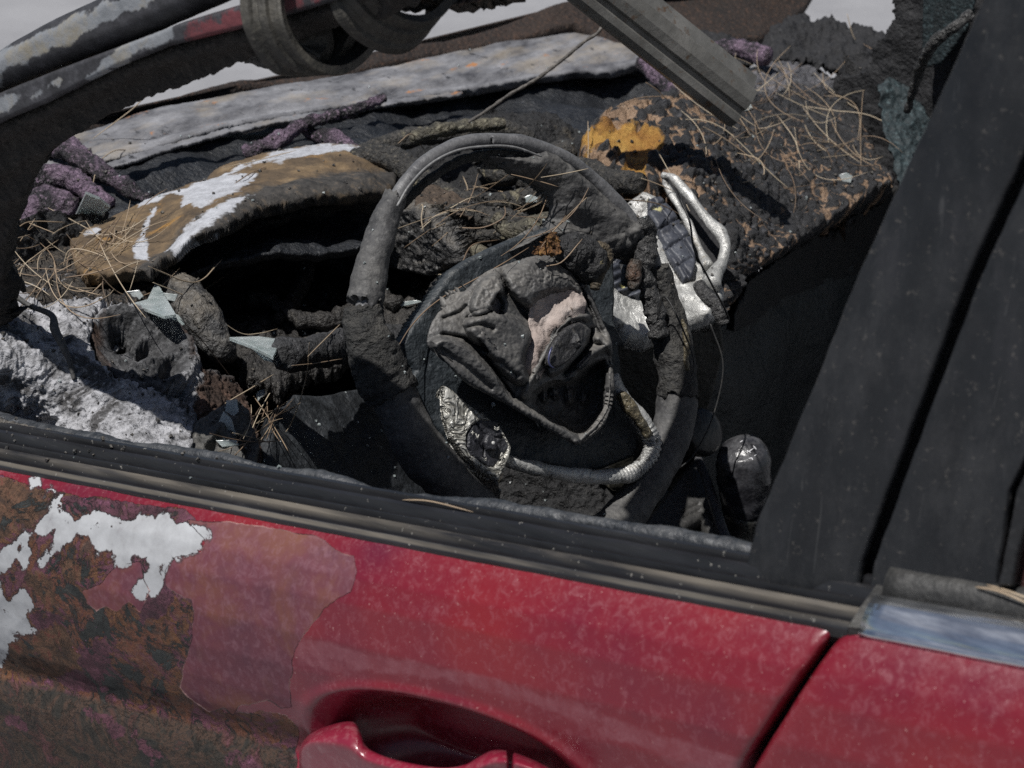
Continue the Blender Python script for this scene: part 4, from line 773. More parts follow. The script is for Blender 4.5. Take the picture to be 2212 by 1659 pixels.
relief('pad_underside', [(1590, 660), (1620, 605), (1700, 550), (1800, 483), (1890, 432), (1945, 405), (1960, 470), (1940, 560), (1700, 640), (1620, 700), (1585, 720)], [(1600, 660, 2.38), (1930, 415, 2.76), (1700, 640, 2.56), (1940, 540, 2.78)], M_pad_under, dash, step=4, thick=.01, nz=[('fbm', .004, 20)], rest=False)
relief('glovebox', [(1560, 720), (1620, 660), (1700, 610), (1950, 520), (1950, 900), (1700, 1250), (1560, 1200), (1500, 900)], [(1580, 700, 2.48), (1930, 540, 2.80), (1600, 1100, 2.62), (1900, 900, 2.85)], char('sooty_glovebox', (.004, .006, .007), (.010, .015, .017), (.022, .034, .038), 8, .001, .0005, .5), dash, step=6, thick=.01, nz=[('fbm', .01, 6)], rest=False)
relief('charred_cover', [(1420, 90), (1500, 75), (1600, 110), (1640, 95), (1700, 50), (1740, 25), (1770, 52), (1830, 68), (1890, 80), (1930, 90), (2000, 180), (1960, 260), (1900, 240), (1860, 200), (1780, 160), (1700, 140), (1560, 150), (1480, 130)], [(1450, 90, 2.96), (1640, 100, 2.95), (1760, 50, 3.02), (1920, 100, 2.98), (1960, 250, 2.88), (1700, 150, 2.90)], M_dark, car, step=3, thick=.01, nz=[('ridge', .02, 14), ('fbm', .006, 60)], jag=(6, 10))
# ---- silver centre bezel and vents
c0 = DX
bez = [(1290, 640), (1296, 600), (1320, 585), (1325, 560), (1310, 520), (1330, 480), (1345, 440), (1390, 405), (1420, 418), (1450, 445), (1485, 500), (1510, 560), (1530, 575), (1552, 590), (1568, 620), (1560, 650), (1535, 680), (1500, 692), (1475, 700), (1440, 712), (1400, 732), (1360, 726), (1325, 700), (1295, 680)]
bzd = [(1300, 650, 2.20), (1345, 450, 2.30), (1400, 415, 2.32), (1510, 560, 2.28), (1560, 640, 2.24), (1400, 725, 2.20)]
dk = tps(bzd)
relief('centre_bezel', bez, bzd, M_silver, dash, step=2, thick=.02, edge=(12, .012), nz=[('fbm', .004, 22), ('ridge', .0015, 60)])
relief('vent_grille', [(1400, 425), (1428, 420), (1460, 455), (1490, 500), (1506, 545), (1500, 590), (1478, 602), (1450, 560), (1425, 500), (1402, 460)], lambda a, b: dk(a, b)-.014, M_vent, dash, step=2, thick=.008, edge=(6, .005), nz=[('fbm', .002, 50)],
     hfn=lambda a, b, P: -.005*np.exp(-((((a-1400)*.80+(b-430)*-.6+9) % 34-17)/2.4)**2)-.004*np.exp(-((((a-1400)*.5+(b-430)*.86) % 44-22)/2.4)**2))
relief('vent_grille', [(1300, 600), (1330, 560), (1370, 540), (1400, 560), (1410, 610), (1380, 640), (1340, 625)], lambda a, b: dk(a, b)-.010, M_vent, dash, step=2, thick=.008, edge=(6, .004), nz=[('fbm', .002, 40)], hfn=lambda a, b, P: .003*np.sin((b+.35*a)/3.0))
tp('bezel_loop', [(1432, 380, 2.33, 9), (1455, 385, 2.32, 10), (1480, 412, 2.31, 10), (1505, 445, 2.30, 10), (1530, 475, 2.29, 12), (1556, 505, 2.28, 13), (1566, 530, 2.27, 13), (1560, 565, 2.26, 14), (1545, 590, 2.25, 20), (1535, 615, 2.24, 24)], M_silver, dash, seg=18, nz=[('fbm', .002, 40)])
tp('bezel_loop', [(1436, 382, 2.33, 8), (1440, 400, 2.33, 9), (1462, 440, 2.32, 8), (1490, 490, 2.30, 8), (1512, 540, 2.28, 9), (1530, 575, 2.26, 14)], M_silver, dash, seg=14, nz=[('fbm', .0015, 40)])
relief('bezel_hollow', [(1430, 385), (1455, 385), (1530, 480), (1560, 520), (1550, 580), (1510, 560), (1470, 470)], lambda a, b: dk(a, b)+.03, M_dark, dash, step=4, thick=.01, rest=False)
tp('burnt_clip', [(1508, 615, 2.20, 8), (1530, 640, 2.19, 10), (1552, 668, 2.18, 9), (1562, 700, 2.18, 6)], M_char, dash, seg=14, nz=[('ridge', .004, 80)])
relief('radio_panel', [(1330, 740), (1400, 740), (1500, 700), (1560, 680), (1570, 760), (1530, 900), (1500, 1010), (1460, 1060), (1320, 1060), (1320, 900)], [(1330, 740, 2.26), (1560, 690, 2.30), (1330, 1050, 2.34), (1530, 1000, 2.36)], char('olive_plastic', (.008, .008, .006), (.022, .020, .014), (.04, .037, .026), 10, .001, .0004, .6), dash, step=4, thick=.01, edge=(8, .006), nz=[('fbm', .003, 10)], rest=False)
# round ignition / heater knob
def disc(name, px, py, D, r, mat, parent, th=.012, nrm=None, n=40, bev=.25):
    c = PD(px, py, D); z = Vector(nrm if nrm is not None else (c*0+CV)).normalized(); q = z.to_track_quat('Z', 'Y'); V = []; Fs = []
    prof_ = [(0, th), (r*(1-bev), th), (r*.97, th*.7), (r, th*.35), (r, 0), (0, 0)]
    for a in range(n):
        for rr, hh_ in prof_: V.append(tuple(Vector(c)+q@Vector((rr*math.cos(2*math.pi*a/n), rr*math.sin(2*math.pi*a/n), hh_))))
    k = len(prof_)
    for a in range(n):
        b = (a+1) % n
        for i in range(k-1): Fs.append((a*k+i, a*k+i+1, b*k+i+1, b*k+i))
    me = bpy.data.meshes.new(name); me.from_pydata(V, [], Fs); me.update(); return fix_normals(link(name, me, mat, parent))
WN = .79*CV+.604*RT+.085*UP; WN /= np.linalg.norm(WN)
disc('heater_knob', 1510, 935, 2.24, .024, M_trimedge, dash, nrm=WN)
# console
relief('console', [(1395, 1120), (1500, 985), (1520, 970), (1560, 1100), (1610, 1200), (1600, 1300), (1380, 1300), (1340, 1220)], [(1400, 1150, 2.24), (1520, 980, 2.34), (1590, 1260, 2.22)], char('grey_console', (.02, .02, .02), (.045, .044, .042), (.075, .072, .068), 14, .0006, .0003, .5), car, step=3, thick=.02, edge=(10, .01), holes=[[(1500, 1130), (1520, 1120), (1550, 1200), (1540, 1260), (1430, 1260), (1420, 1190)]], rest=False, hfn=lambda a, b, P: -.003*np.exp(-(np.minimum(dline(a, b, [(1475, 1105), (1510, 1088)])[0], dline(a, b, [(1478, 1117), (1512, 1101)])[0])/2.4)**2))
tp('console_rail', [(1500, 975, 2.33, 8), (1520, 1020, 2.30, 10), (1540, 1080, 2.27, 11), (1562, 1150, 2.24, 12), (1580, 1190, 2.22, 12)], char('grey_rail', (.03, .03, .032), (.06, .06, .064), (.10, .10, .105), 40, .0006, .0003, .6), car, seg=16)
# gear lever
gl = empty('x'); bpy.data.objects.remove(gl)
K0 = PD(1612, 1060, 2.28); K1 = PD(1592, 1130, 2.285); kd = PD(1590, 1190, 2.29)
ax = K0-kd; ax /= np.linalg.norm(ax)
kr = 2.28/F
lever = tube('gear_lever', [kd-ax*.14, kd-ax*.06, kd+ax*.002], [.008, .009, .012], M_dark, car, seg=16, rest=False)
tube('collar', [PD(1588, 1178, 2.285), PD(1594, 1150, 2.285), PD(1600, 1118, 2.283), PD(1601, 1112, 2.283)], [32*kr, 36*kr, 39*kr, 36*kr], char('chrome_ring', (.03, .03, .028), (.07, .068, .06), (.12, .115, .10), 20, .0004, .0002, .35, metal=.6), lever, seg=32, rest=False)
M_knob = char('scuffed_knob', (.010, .010, .012), (.022, .022, .026), (.06, .06, .066), 50, .0005, .0002, .28, .5, (.15, .15, .155))
tube('knob', [PD(1600, 1120, 2.283), PD(1603, 1095, 2.282), PD(1606, 1060, 2.281), PD(1607, 1020, 2.279), PD(1606, 990, 2.277), PD(1604, 972, 2.275), PD(1602, 958, 2.272), PD(1600, 950, 2.27)], [38*kr, 46*kr, 55*kr, 60*kr, 59*kr, 52*kr, 38*kr, 20*kr], M_knob, lever, seg=40, ds=.002, nz=[('fbm', .0014, 60)], rest=False)
# shift pattern, lying on the knob top
def m_plain(nm, c, r=.6, me=0):
    t = NT(nm); return t.fin(c, r, me)
M_mark = m_plain('worn_white_print', (.62, .62, .64), .7)
KN = (CV*.55+np.array([0, 0, 1])*.75+RT*.1); KN /= np.linalg.norm(KN)
0 and tube('knob_ring', [PD(a, b, d) for a, b, d in ((1562, 975, 2.245), (1570, 962, 2.243), (1580, 985, 2.238), (1600, 1010, 2.236), (1625, 1032, 2.240))], [.0012, .0016, .0016, .0014, .0012], m_plain('ring_metal', (.3, .3, .32), .3, .8), lever, seg=10, rest=False)
MARKS = [((1613, 973), (1622, 978)), ((1627, 963), (1634, 971)), ((1617, 976), (1631, 966)), ((1599, 955), (1604, 952)), ((1630, 985), (1634, 982)), ((1618, 991), (1624, 989)), ((1624, 989), (1626, 994))]
# ---- steering wheel (all of it lies about one tilted plane)
WC = PD(1121, 752, 2.0)
def DW(px, py, off=0.):
    """depth at which the view ray meets the wheel plane lifted off metres towards the driver"""
    d = dirs(px, py); return ((WC-CAM)@WN+off)/(d@WN)
def wt(name, pts, off, mat, parent, **k):
    """tube in the wheel plane; pts (px, py, half width px[, extra offset])"""
    P = []; R = []
    for p in pts:
        D = float(DW(p[0], p[1], off+(p[3] if len(p) > 3 else 0))); P.append(PD(p[0], p[1], D)); R.append(p[2]*D/F)
    return tube(name, P, R, mat, parent, **k)
rim = [(1053, 303, 19), (985, 314, 20), (918, 350, 23), (870, 405, 25), (829, 485, 34), (799, 580, 38), (787, 660, 40), (796, 745, 46), (822, 830, 50), (862, 905, 50), (905, 965, 50), (965, 1040, 50), (1040, 1110, 48), (1130, 1175, 46), (1230, 1195, 44), (1320, 1145, 46), (1385, 1065, 44), (1430, 985, 42), (1455, 900, 44), (1460, 800, 42), (1450, 705, 36), (1425, 610, 32), (1392, 530, 40), (1345, 458, 38), (1290, 395, 34), (1225, 345, 26), (1145, 312, 20)]
wheel = wt('steering_wheel', [(a, b, r*.52 if 3 < i < 24 else 16) for i, (a, b, r) in enumerate(rim)], 0, M_core, car, seg=28, ds=.003, closed=True, nz=[('fbm', .0008, 30)])
wt('rim_highlight', [(858, 445, 3, .012), (885, 400, 3, .013), (928, 356, 3, .014), (985, 326, 3, .014), (1050, 316, 3, .014), (1110, 318, 3, .014), (1170, 338, 2, .013)], .002, char('highlight_line', (.12, .12, .12), (.2, .2, .2), (.3, .3, .3), 50, .0004, .0002, .5), wheel, seg=8, rest=False)  # pale tube standing in for the highlight along the core's groove
lnz = [('fbm', .0028, 16), ('fbm', .0010, 60), ('ridge', .0004, 220)]
wt('leather_cover', [(852, 428, 27), (830, 485, 33), (803, 575, 37), (789, 655, 40)], -.002, M_leather, wheel, seg=40, ds=.0015, nz=lnz, ragged=.014)
M_crumple = char('crumpled_leather', (.012, .012, .012), (.032, .032, .031), (.07, .067, .06), 90, .004, .0012, .8, .25, (.10, .09, .075))
wt('leather_cover', [(785, 668, 43), (790, 710, 46), (806, 760, 50), (828, 812, 53), (846, 846, 56)], -.001, M_crumple, wheel, seg=44, ds=.0013, nz=[('fbm', .004, 18), ('ridge', .003, 60), ('ridge', .0012, 170)], ragged=.008, rip=(.0003, .009))
wt('leather_cover', [(848, 842, 50), (868, 890, 50), (905, 960, 52), (962, 1036, 52), (1040, 1108, 48), (1130, 1172, 46), (1230, 1192, 44), (1320, 1143, 46), (1385, 1064, 43), (1430, 985, 41), (1456, 905, 42), (1462, 850, 43)], -.002, M_leather, wheel, seg=40, ds=.002, nz=lnz, ragged=.006)
wt('leather_cover', [(1463, 856, 42), (1462, 800, 42), (1453, 735, 40), (1445, 690, 34), (1430, 630, 30), (1415, 580, 30)], 0, char('blistered_leather', (.012, .012, .012), (.035, .034, .033), (.08, .075, .066), 60, .003, .001, .75, .2, (.11, .10, .08), extra=(((.32, .25, .12), 30, .69, .73),)), wheel, seg=40, ds=.0015, nz=lnz+[('ridge', .0022, 50)], ragged=.01)
# wide melted corner between rim and upper spoke
relief('melted_corner', [(1150, 330), (1176, 308), (1215, 325), (1269, 368), (1310, 405), (1356, 446), (1395, 482), (1422, 515), (1428, 560), (1415, 585), (1390, 560), (1350, 545), (1320, 555), (1290, 548), (1255, 530), (1222, 522), (1195, 505), (1160, 525), (1120, 540), (1170, 505), (1210, 488), (1222, 464), (1222, 437), (1207, 410), (1185, 392), (1158, 380), (1110, 352), (1062, 336), (1075, 328)],
     lambda a, b: DW(a, b, .006), M_leather, wheel, step=2, thick=.014, edge=(34, .020), nz=[('fbm', .004, 14), ('fbm', .0012, 60), ('ridge', .0005, 200)], jag=(1.5, 8),
     hfn=lambda a, b, P: .004*np.exp(-(dline(a, b, [(1190, 345), (1290, 410), (1370, 490)])[0]/26.)**2)-.010*np.exp(-(dline(a, b, [(1230, 470), (1290, 490), (1320, 540)])[0]/20.)**2)+.008*bill(P*60, 2)*np.clip(1-np.hypot(a-1375, b-520)/60., 0, 1))
wt('peeled_leather', [(870, 440, 9), (930, 385, 8), (1000, 345, 8), (1080, 333, 9), (1160, 345, 10), (1215, 365, 12)], -.008, M_crumple, wheel, seg=18, ds=.002, nz=[('ridge', .002, 60)], ragged=.006)
wt('peeled_leather', [(1085, 345, 14, -.004), (1130, 362, 20, -.004), (1180, 385, 24, -.004), (1235, 412, 30, -.004), (1280, 440, 36, -.004)], -.006, M_leather, wheel, seg=24, ds=.002, nz=lnz, ragged=.01)
wt('torn_leather', [(1388, 470, 5), (1394, 488, 9), (1400, 512, 11), (1396, 545, 13), (1390, 580, 10), (1400, 620, 11), (1414, 670, 12), (1424, 730, 8)], .008, M_char, wheel, seg=22, ds=.002, nz=[('ridge', .007, 55), ('ridge', .002, 150)], flat=(WN, .6))
wt('torn_leather', [(1375, 565, 8), (1368, 590, 12), (1372, 612, 9), (1362, 618, 5)], .012, M_charb, wheel, seg=14, ds=.002, nz=[('ridge', .003, 70)])
# back plate and spokes
relief('hub_plate', [(868, 742), (892, 700), (924, 655), (950, 618), (978, 583), (1020, 556), (1068, 532), (1130, 506), (1194, 486), (1232, 462), (1300, 500), (1330, 560), (1330, 700), (1380, 800), (1384, 960), (1375, 985), (1310, 1012), (1240, 1030), (1160, 1022), (1080, 1010), (1080, 1040), (1085, 1092), (1020, 1040), (970, 960), (915, 880), (880, 830), (900, 800)],
     lambda a, b: DW(a, b, -.012), M_plate, wheel, step=2.5, thick=.02, edge=(10, .006), nz=[('fbm', .002, 20), ('ridge', .0006, 70)], holes=[[(1090, 1000), (1180, 1005), (1240, 1018), (1200, 1100), (1090, 1100)], [(1340, 745), (1395, 760), (1400, 880), (1352, 850)]])
relief('spoke_trim', [(962, 832), (975, 838), (1010, 868), (1045, 893), (1085, 925), (1104, 962), (1105, 975), (1098, 1000), (1085, 1028), (1080, 1040), (1050, 1022), (1010, 985), (982, 945), (966, 900), (962, 866)], lambda a, b: DW(a, b, .022), M_foil, wheel, step=1.5, thick=.012, edge=(7, .005), nz=[('fbm', .0015, 30), ('ridge', .0009, 110)],
     holes=[[(1012, 940), (1022, 920), (1040, 908), (1070, 912), (1098, 962), (1095, 975), (1068, 1008), (1050, 1004), (1022, 982), (1012, 965)]])
M_btn = char('button_plastic', (.014, .014, .018), (.03, .031, .038), (.065, .066, .075), 60, .0015, .0005, .45, .15, (.10, .10, .10))
pad_ = relief('button_pad', [(1010, 938), (1020, 916), (1040, 904), (1072, 908), (1102, 962), (1098, 978), (1070, 1012), (1050, 1008), (1018, 984), (1009, 965)], lambda a, b: DW(a, b, .020), M_btn, wheel, step=1.5, thick=.01, edge=(5, .003), nz=[('fbm', .0012, 50), ('ridge', .0006, 120)],
     hfn=lambda a, b, P: -.0025*np.exp(-(dline(a, b, [(1030, 915), (1052, 945), (1046, 985)])[0]/2.)**2)-.002*np.exp(-(dline(a, b, [(1052, 945), (1092, 945)])[0]/2.)**2))
relief('joystick_button', [(1048, 955), (1055, 938), (1070, 942), (1078, 960), (1072, 974), (1055, 972)], lambda a, b: DW(a, b, .025), M_btn, wheel, step=1, thick=.008, edge=(5, .003))
disc('button_dot', 1065, 957, float(DW(1065, 957, .0285)), .0016, m_plain('pale_dot', (.5, .5, .48), .4), wheel, th=.0012, nrm=WN, n=16)
def glyph(name, px, py, s, segs, parent, mat, off, wpx=1.2):
    for i, (x0_, y0_, x1_, y1_) in enumerate(segs):
        a = (px+x0_*s, py+y0_*s); b = (px+x1_*s, py+y1_*s)
        tube(name, [PD(a[0], a[1], float(DW(a[0], a[1], off))), PD((a[0]+b[0])/2, (a[1]+b[1])/2, float(DW((a[0]+b[0])/2, (a[1]+b[1])/2, off))), PD(b[0], b[1], float(DW(b[0], b[1], off)))], [wpx*2/F]*3, mat, parent, seg=6, ds=.002, rest=False)
M_pr = m_plain('button_print', (.40, .39, .35), .6)
ARR = [(-1, -.6, 0, .2), (0, .2, 1, -.5), (-1, .2, 0, .9), (0, .9, 1, .3)]
glyph('button_print', 1073, 925, 5, ARR, pad_, M_pr, .0245); glyph('button_print', 1046, 992, 5, ARR, pad_, M_pr, .0245)
glyph('button_print', 1031, 942, 5, [(-.6, -1, 0, 1), (0, 1, .7, -.6)], pad_, M_pr, .0245); glyph('button_print', 1084, 982, 5, [(-.6, .8, 0, -.8), (0, -.8, .7, .6)], pad_, M_pr, .0245)
glyph('button_print', 1021, 935, 4, [(0, -1, 0, 1), (-.8, 0, .8, 0)], pad_, M_pr, .0245)
relief('foam_strip', [(985, 968), (1000, 975), (1030, 1005), (1075, 1045), (1084, 1060), (1080, 1088), (1040, 1050), (1005, 1015)], lambda a, b: DW(a, b, -.002), M_charb, wheel, step=2, thick=.01, edge=(5, .004), nz=[('ridge', .001, 90)])
# silver tube trim on the right and bottom spokes
M_tubesil = m_silver(); M_tubesil.name = 'crinkled_silver'
wt('silver_trim', [(1322, 812, 12), (1332, 838, 16), (1352, 868, 18), (1378, 900, 20), (1398, 932, 20), (1408, 960, 19), (1402, 985, 18), (1385, 1008, 18), (1355, 1024, 17), (1310, 1030, 17), (1275, 1030, 17), (1230, 1026, 16), (1170, 1014, 15), (1110, 1000, 14), (1080, 990, 12)], .006, M_tubesil, wheel, seg=32, ds=.0008, rip=(.0010, .0042), ripm=(.20, .52), nz=[('fbm', .0016, 30), ('ridge', .0003, 200)])
wt('melted_drip', [(1340, 850, 9, .010), (1360, 880, 13, .010), (1378, 905, 9, .010), (1392, 925, 10, .010), (1402, 942, 8, .010)], .004, char('yellowed_melt', (.05, .045, .03), (.16, .13, .08), (.34, .29, .18), 60, .002, .0008, .35), wheel, seg=16, nz=[('ridge', .002, 70)])
wt('melted_drip', [(1474, 690, 3, .014), (1480, 715, 5, .014), (1484, 745, 6, .014), (1482, 775, 5, .014), (1486, 800, 4, .014)], .006, MATS['yellowed_melt'], wheel, seg=12, nz=[('bill', .002, 120)])
# airbag cover
Z5 = lambda pts: [(707.8+.36*a, 442.4+.36*b) for a, b in pts]
ZA = lambda pts: [(619.4+.44*a, 265.4+.44*b) for a, b in pts]
abp = smooth_poly(ZA([(890, 800), (960, 728), (1080, 695), (1200, 640), (1330, 645), (1430, 730), (1500, 830), (1535, 930), (1560, 990), (1600, 1060), (1605, 1230), (1592, 1400), (1560, 1500), (1450, 1588), (1400, 1582), (1250, 1492), (1090, 1395), (960, 1325), (860, 1275), (760, 1175), (685, 1110), (678, 1060), (715, 950), (800, 870)]), 3)
hole1 = smooth_poly(ZA([(1212, 905), (1260, 868), (1340, 838), (1420, 838), (1452, 885), (1440, 930), (1385, 965), (1335, 1010), (1290, 1085), (1262, 1150), (1228, 1228), (1190, 1225), (1176, 1180), (1186, 1120), (1212, 1060), (1200, 980)]), 3)
hole2 = smooth_poly(ZA([(1000, 880), (1035, 825), (1082, 850), (1084, 935), (1030, 938)]), 3)
hole3 = smooth_poly(ZA([(930, 1065), (955, 1060), (992, 1130), (965, 1150)]), 3)
def G(a, b, pts, w_, h, prof=2.):
    d, t = dline(a, b, ZA(pts)); return h*np.exp(-np.abs(d/w_)**prof)
def lobe(a, b, pts, w_, h):
    q = np.clip(sdf_poly(a, b, smooth_poly(ZA(pts), 3))/w_+.25, 0, 1); return h*(1-(1-q)**2.2)
def abh(a, b):
    h = .014*np.clip(sdf_poly(a, b, abp)/80., 0, 1)**.6
    h = h+lobe(a, b, [(700, 1080), (740, 1050), (800, 1046), (880, 1078), (960, 1150), (1040, 1250), (1100, 1350), (1240, 1425), (1410, 1510), (1440, 1580), (1390, 1590), (1250, 1500), (1090, 1400), (960, 1330), (860, 1280), (740, 1170)], 17, .020)
    h = h-G(a, b, [(770, 1040), (870, 1056), (945, 1118), (1010, 1200), (1070, 1290), (1110, 1350)], 4.5, .012)
    h = h-G(a, b, [(760, 1120), (880, 1200), (1000, 1300)], 7, .004)
    h = h+lobe(a, b, [(870, 975), (950, 925), (1060, 935), (1150, 965), (1205, 1020), (1208, 1070), (1172, 1130), (1160, 1190), (1185, 1250), (1150, 1290), (1080, 1240), (1000, 1160), (950, 1090), (900, 1040)], 22, .018)
    h = h-G(a, b, [(1000, 1160), (1060, 1180), (1130, 1240)], 6, .005)-G(a, b, [(900, 1000), (960, 990), (1010, 1010)], 6, .005)
    h = h+lobe(a, b, [(1060, 745), (1130, 700), (1230, 648), (1320, 670), (1400, 735), (1440, 800), (1450, 850), (1380, 818), (1300, 826), (1240, 858), (1205, 915), (1140, 880), (1085, 815)], 26, .013)
    h = h+lobe(a, b, [(940, 800), (1010, 735), (1060, 758), (1072, 820), (1040, 870), (1005, 925), (930, 945), (895, 905)], 16, .013)
    h = h-G(a, b, [(1060, 760), (1085, 830), (1140, 900), (1195, 960)], 5, .012)-G(a, b, [(890, 960), (940, 950), (1000, 930)], 4, .008)
    h = h-G(a, b, [(800, 880), (860, 830), (900, 790)], 4, .006)-G(a, b, [(770, 960), (850, 930), (880, 900)], 4, .004)
    h = h+G(a, b, [(1450, 800), (1510, 900), (1570, 1010), (1598, 1120)], 11, .010)-G(a, b, [(1430, 780), (1490, 900), (1540, 1020)], 4, .008)
    h = h+G(a, b, [(1170, 1340), (1195, 1270), (1245, 1190), (1290, 1095), (1340, 1015), (1400, 958), (1465, 950)], 9, .011)
    h = h+lobe(a, b, [(1270, 1200), (1290, 1110), (1350, 1020), (1430, 970), (1480, 1000), (1480, 1060), (1430, 1150), (1340, 1230), (1290, 1250)], 10, .012)
    h = h-G(a, b, [(1495, 1010), (1490, 1080), (1440, 1160), (1370, 1230)], 5, .010)+G(a, b, [(1530, 1060), (1570, 1090), (1500, 1130), (1440, 1200)], 8, .012)
    h = h-lobe(a, b, [(1190, 1350), (1290, 1270), (1400, 1280), (1500, 1180), (1575, 1160), (1575, 1370), (1530, 1460), (1440, 1535), (1260, 1450)], 20, .034)
    h = h+G(a, b, [(1265, 1300), (1262, 1360)], 5, .010)+G(a, b, [(1310, 1310), (1315, 1350)], 4, .008)+G(a, b, [(1385, 1320), (1390, 1360)], 10, .012)+G(a, b, [(1455, 1330), (1455, 1370)], 6, .010)
    h = h+G(a, b, [(1445, 1560), (1530, 1480), (1575, 1370), (1588, 1230)], 13, .014)
    h = h-G(a, b, [(885, 1325-20), (930, 1320), (945, 1345), (985, 1375)], 1.6, .0025)-G(a, b, [(890, 1300), (885, 1325), (900, 1345)], 1.4, .0025)
    for hl in (hole1, hole2, hole3): h = h+.003*np.exp(-np.abs(sdf_poly(a, b, hl))/9.)
    return h
M_cover = char('melted_airbag_cover', (.032, .032, .034), (.075, .074, .073), (.15, .147, .14), 34, .0004, .0002, .55, .45, (.17, .16, .145), thr=(.3, .55, .78))
def bumpy(a, b, P):
    q = np.clip(1-np.hypot((a-1180)/120., (b-600)/60.), 0, 1)+np.clip(1-np.hypot((a-1060)/50., (b-640)/60.), 0, 1)*.8
    return q*.0017*ridge(P*110, 4)+q*.0012*fbm(P*300, 2)
relief('airbag_cover', abp, lambda a, b: DW(a, b, .018+abh(a, b)), M_cover, wheel, step=1.4, thick=.004, edge=(5, .004), holes=[hole1, hole2, hole3], nz=[('fbm', .002, 18), ('ridge', .0007, 70), ('fbm', .0005, 200)], hfn=bumpy)
fab = lambda a, b: .033+.006*np.exp(-(dline(a, b, ZA([(1440, 900), (1370, 930), (1320, 990)]))[0]/20.)**2)+.008*np.exp(-(dline(a, b, ZA([(1240, 1080), (1210, 1150), (1195, 1210)]))[0]/22.)**2)
relief('airbag_fabric', ZA([(995, 860), (1035, 815), (1090, 840), (1092, 945), (1020, 948)]), lambda a, b: DW(a, b, .022), M_fabric, wheel, step=2, thick=.004, nz=[('fbm', .003, 30)])
relief('airbag_fabric', ZA([(1190, 890), (1260, 850), (1350, 822), (1435, 822), (1468, 880), (1458, 945), (1395, 985), (1350, 1035), (1305, 1105), (1275, 1180), (1232, 1252), (1172, 1245), (1146, 1190), (1156, 1112), (1196, 1052), (1186, 975)]), lambda a, b: DW(a, b, fab(a, b)), M_fabric, wheel, step=2, thick=.006, nz=[('ridge', .005, 30), ('fbm', .004, 14)])
# badge: oval with a bluish ring
bd = [(619.4+.44*(1378+math.cos(t)*math.cos(-.93)*132-math.sin(t)*math.sin(-.93)*60), 265.4+.44*(1092+math.cos(t)*math.sin(-.93)*132+math.sin(t)*math.cos(-.93)*60)) for t in np.linspace(0, 2*math.pi, 48, endpoint=False)]
badge = relief('badge', bd, lambda a, b: DW(a, b, .052), char('scorched_badge', (.010, .010, .011), (.024, .024, .027), (.08, .075, .065), 50, .002, .0006, .6), wheel, step=1.5, thick=.008, edge=(6, .003), nz=[('fbm', .0012, 50)],
     hfn=lambda a, b, P: .004*np.exp(-(dline(a, b, Z5([(1490, 780), (1480, 830), (1500, 850)]))[0]/5.)**2)*(1+noise(P*200)))
bl = bd[22:34]
tube('badge_ring', [PD(a, b, float(DW(a, b, .0555))) for a, b in bl], [.0004]+[.0009]*(len(bl)-2)+[.0004], m_plain('blue_ring', (.05, .055, .12), .35, .3), badge, seg=10, rest=False)
# rusty scrap and foam head above the cover, ribbed hose
M_rs = char('orange_rust', (.05, .025, .012), (.22, .10, .03), (.42, .24, .07), 60, .005, .002, .85)
relief('rust_scrap', [(1145, 548), (1160, 535), (1178, 515), (1190, 500), (1200, 502), (1205, 520), (1212, 545), (1200, 552), (1165, 552)], lambda a, b: DW(a, b, .045), M_rs, wheel, step=1.5, thick=.003, nz=[('ridge', .003, 60), ('fbm', .002, 200)], jag=(4, 5))
wt('melted_foam', [(1205, 535, 10), (1222, 540, 26), (1250, 550, 34), (1270, 570, 34), (1280, 595, 22), (1285, 612, 8)], .036, char('foam_char', (.010, .010, .010), (.03, .03, .032), (.07, .07, .07), 60, .005, .002, .7, extra=(((.45, .38, .18), 34, .63, .67),)), wheel, seg=30, ds=.0015, nz=[('ridge', .005, 40), ('bill', .003, 90)])
wt('ribbed_hose', [(1290, 528, 9), (1308, 538, 12), (1312, 560, 12), (1300, 585, 12), (1288, 608, 13), (1285, 625, 9)], .040, char('brown_hose', (.03, .024, .016), (.09, .07, .045), (.20, .16, .10), 50, .002, .001, .7), wheel, seg=22, ds=.001, rip=(.0007, .003), nz=[('fbm', .0012, 50)])
tp('badge_fob', [(1345, 575, 2.16, 5), (1352, 590, 2.15, 12), (1354, 606, 2.15, 12), (1352, 618, 2.15, 7)], M_char, wheel, seg=18, nz=[('fbm', .002, 40)])
# loose wires over the wheel
def wire(name, pts, r, mat, parent, **k): return tube(name, [PD(a, b, d) for a, b, d in pts], [r]*len(pts), mat, parent, seg=8, ds=.003, rest=False, **k)
M_wire = char('black_wire', (.008, .008, .008), (.02, .02, .02), (.05, .045, .035), 30, .0005, .0002, .6)
wire('loose_wire', [(1470, 430, 2.06), (1490, 480, 2.05), (1500, 540, 2.04), (1530, 600, 2.06), (1562, 660, 2.10), (1575, 690, 2.13)], .0009, M_wire, car)
wire('loose_wire', [(1420, 690, 2.08), (1435, 640, 2.07), (1470, 700, 2.06), (1500, 790, 2.07), (1470, 850, 2.06)], .0008, M_wire, car)
wire('loose_wire', [(1535, 700, 2.2), (1562, 790, 2.2), (1540, 900, 2.2), (1500, 980, 2.2), (1470, 1010, 2.2)], .0008, M_wire, car)
M_twist = char('corded_wire', (.04, .036, .033), (.10, .09, .08), (.19, .17, .15), 80, .001, .0005, .7)
wire('hanging_wire', [(1012, 264, 2.42), (1050, 240, 2.42), (1100, 205, 2.42), (1160, 170, 2.42), (1220, 125, 2.42), (1262, 90, 2.42), (1290, 72, 2.42), (1302, 56, 2.42)], .0019, M_twist, car, rip=(.0004, .004))
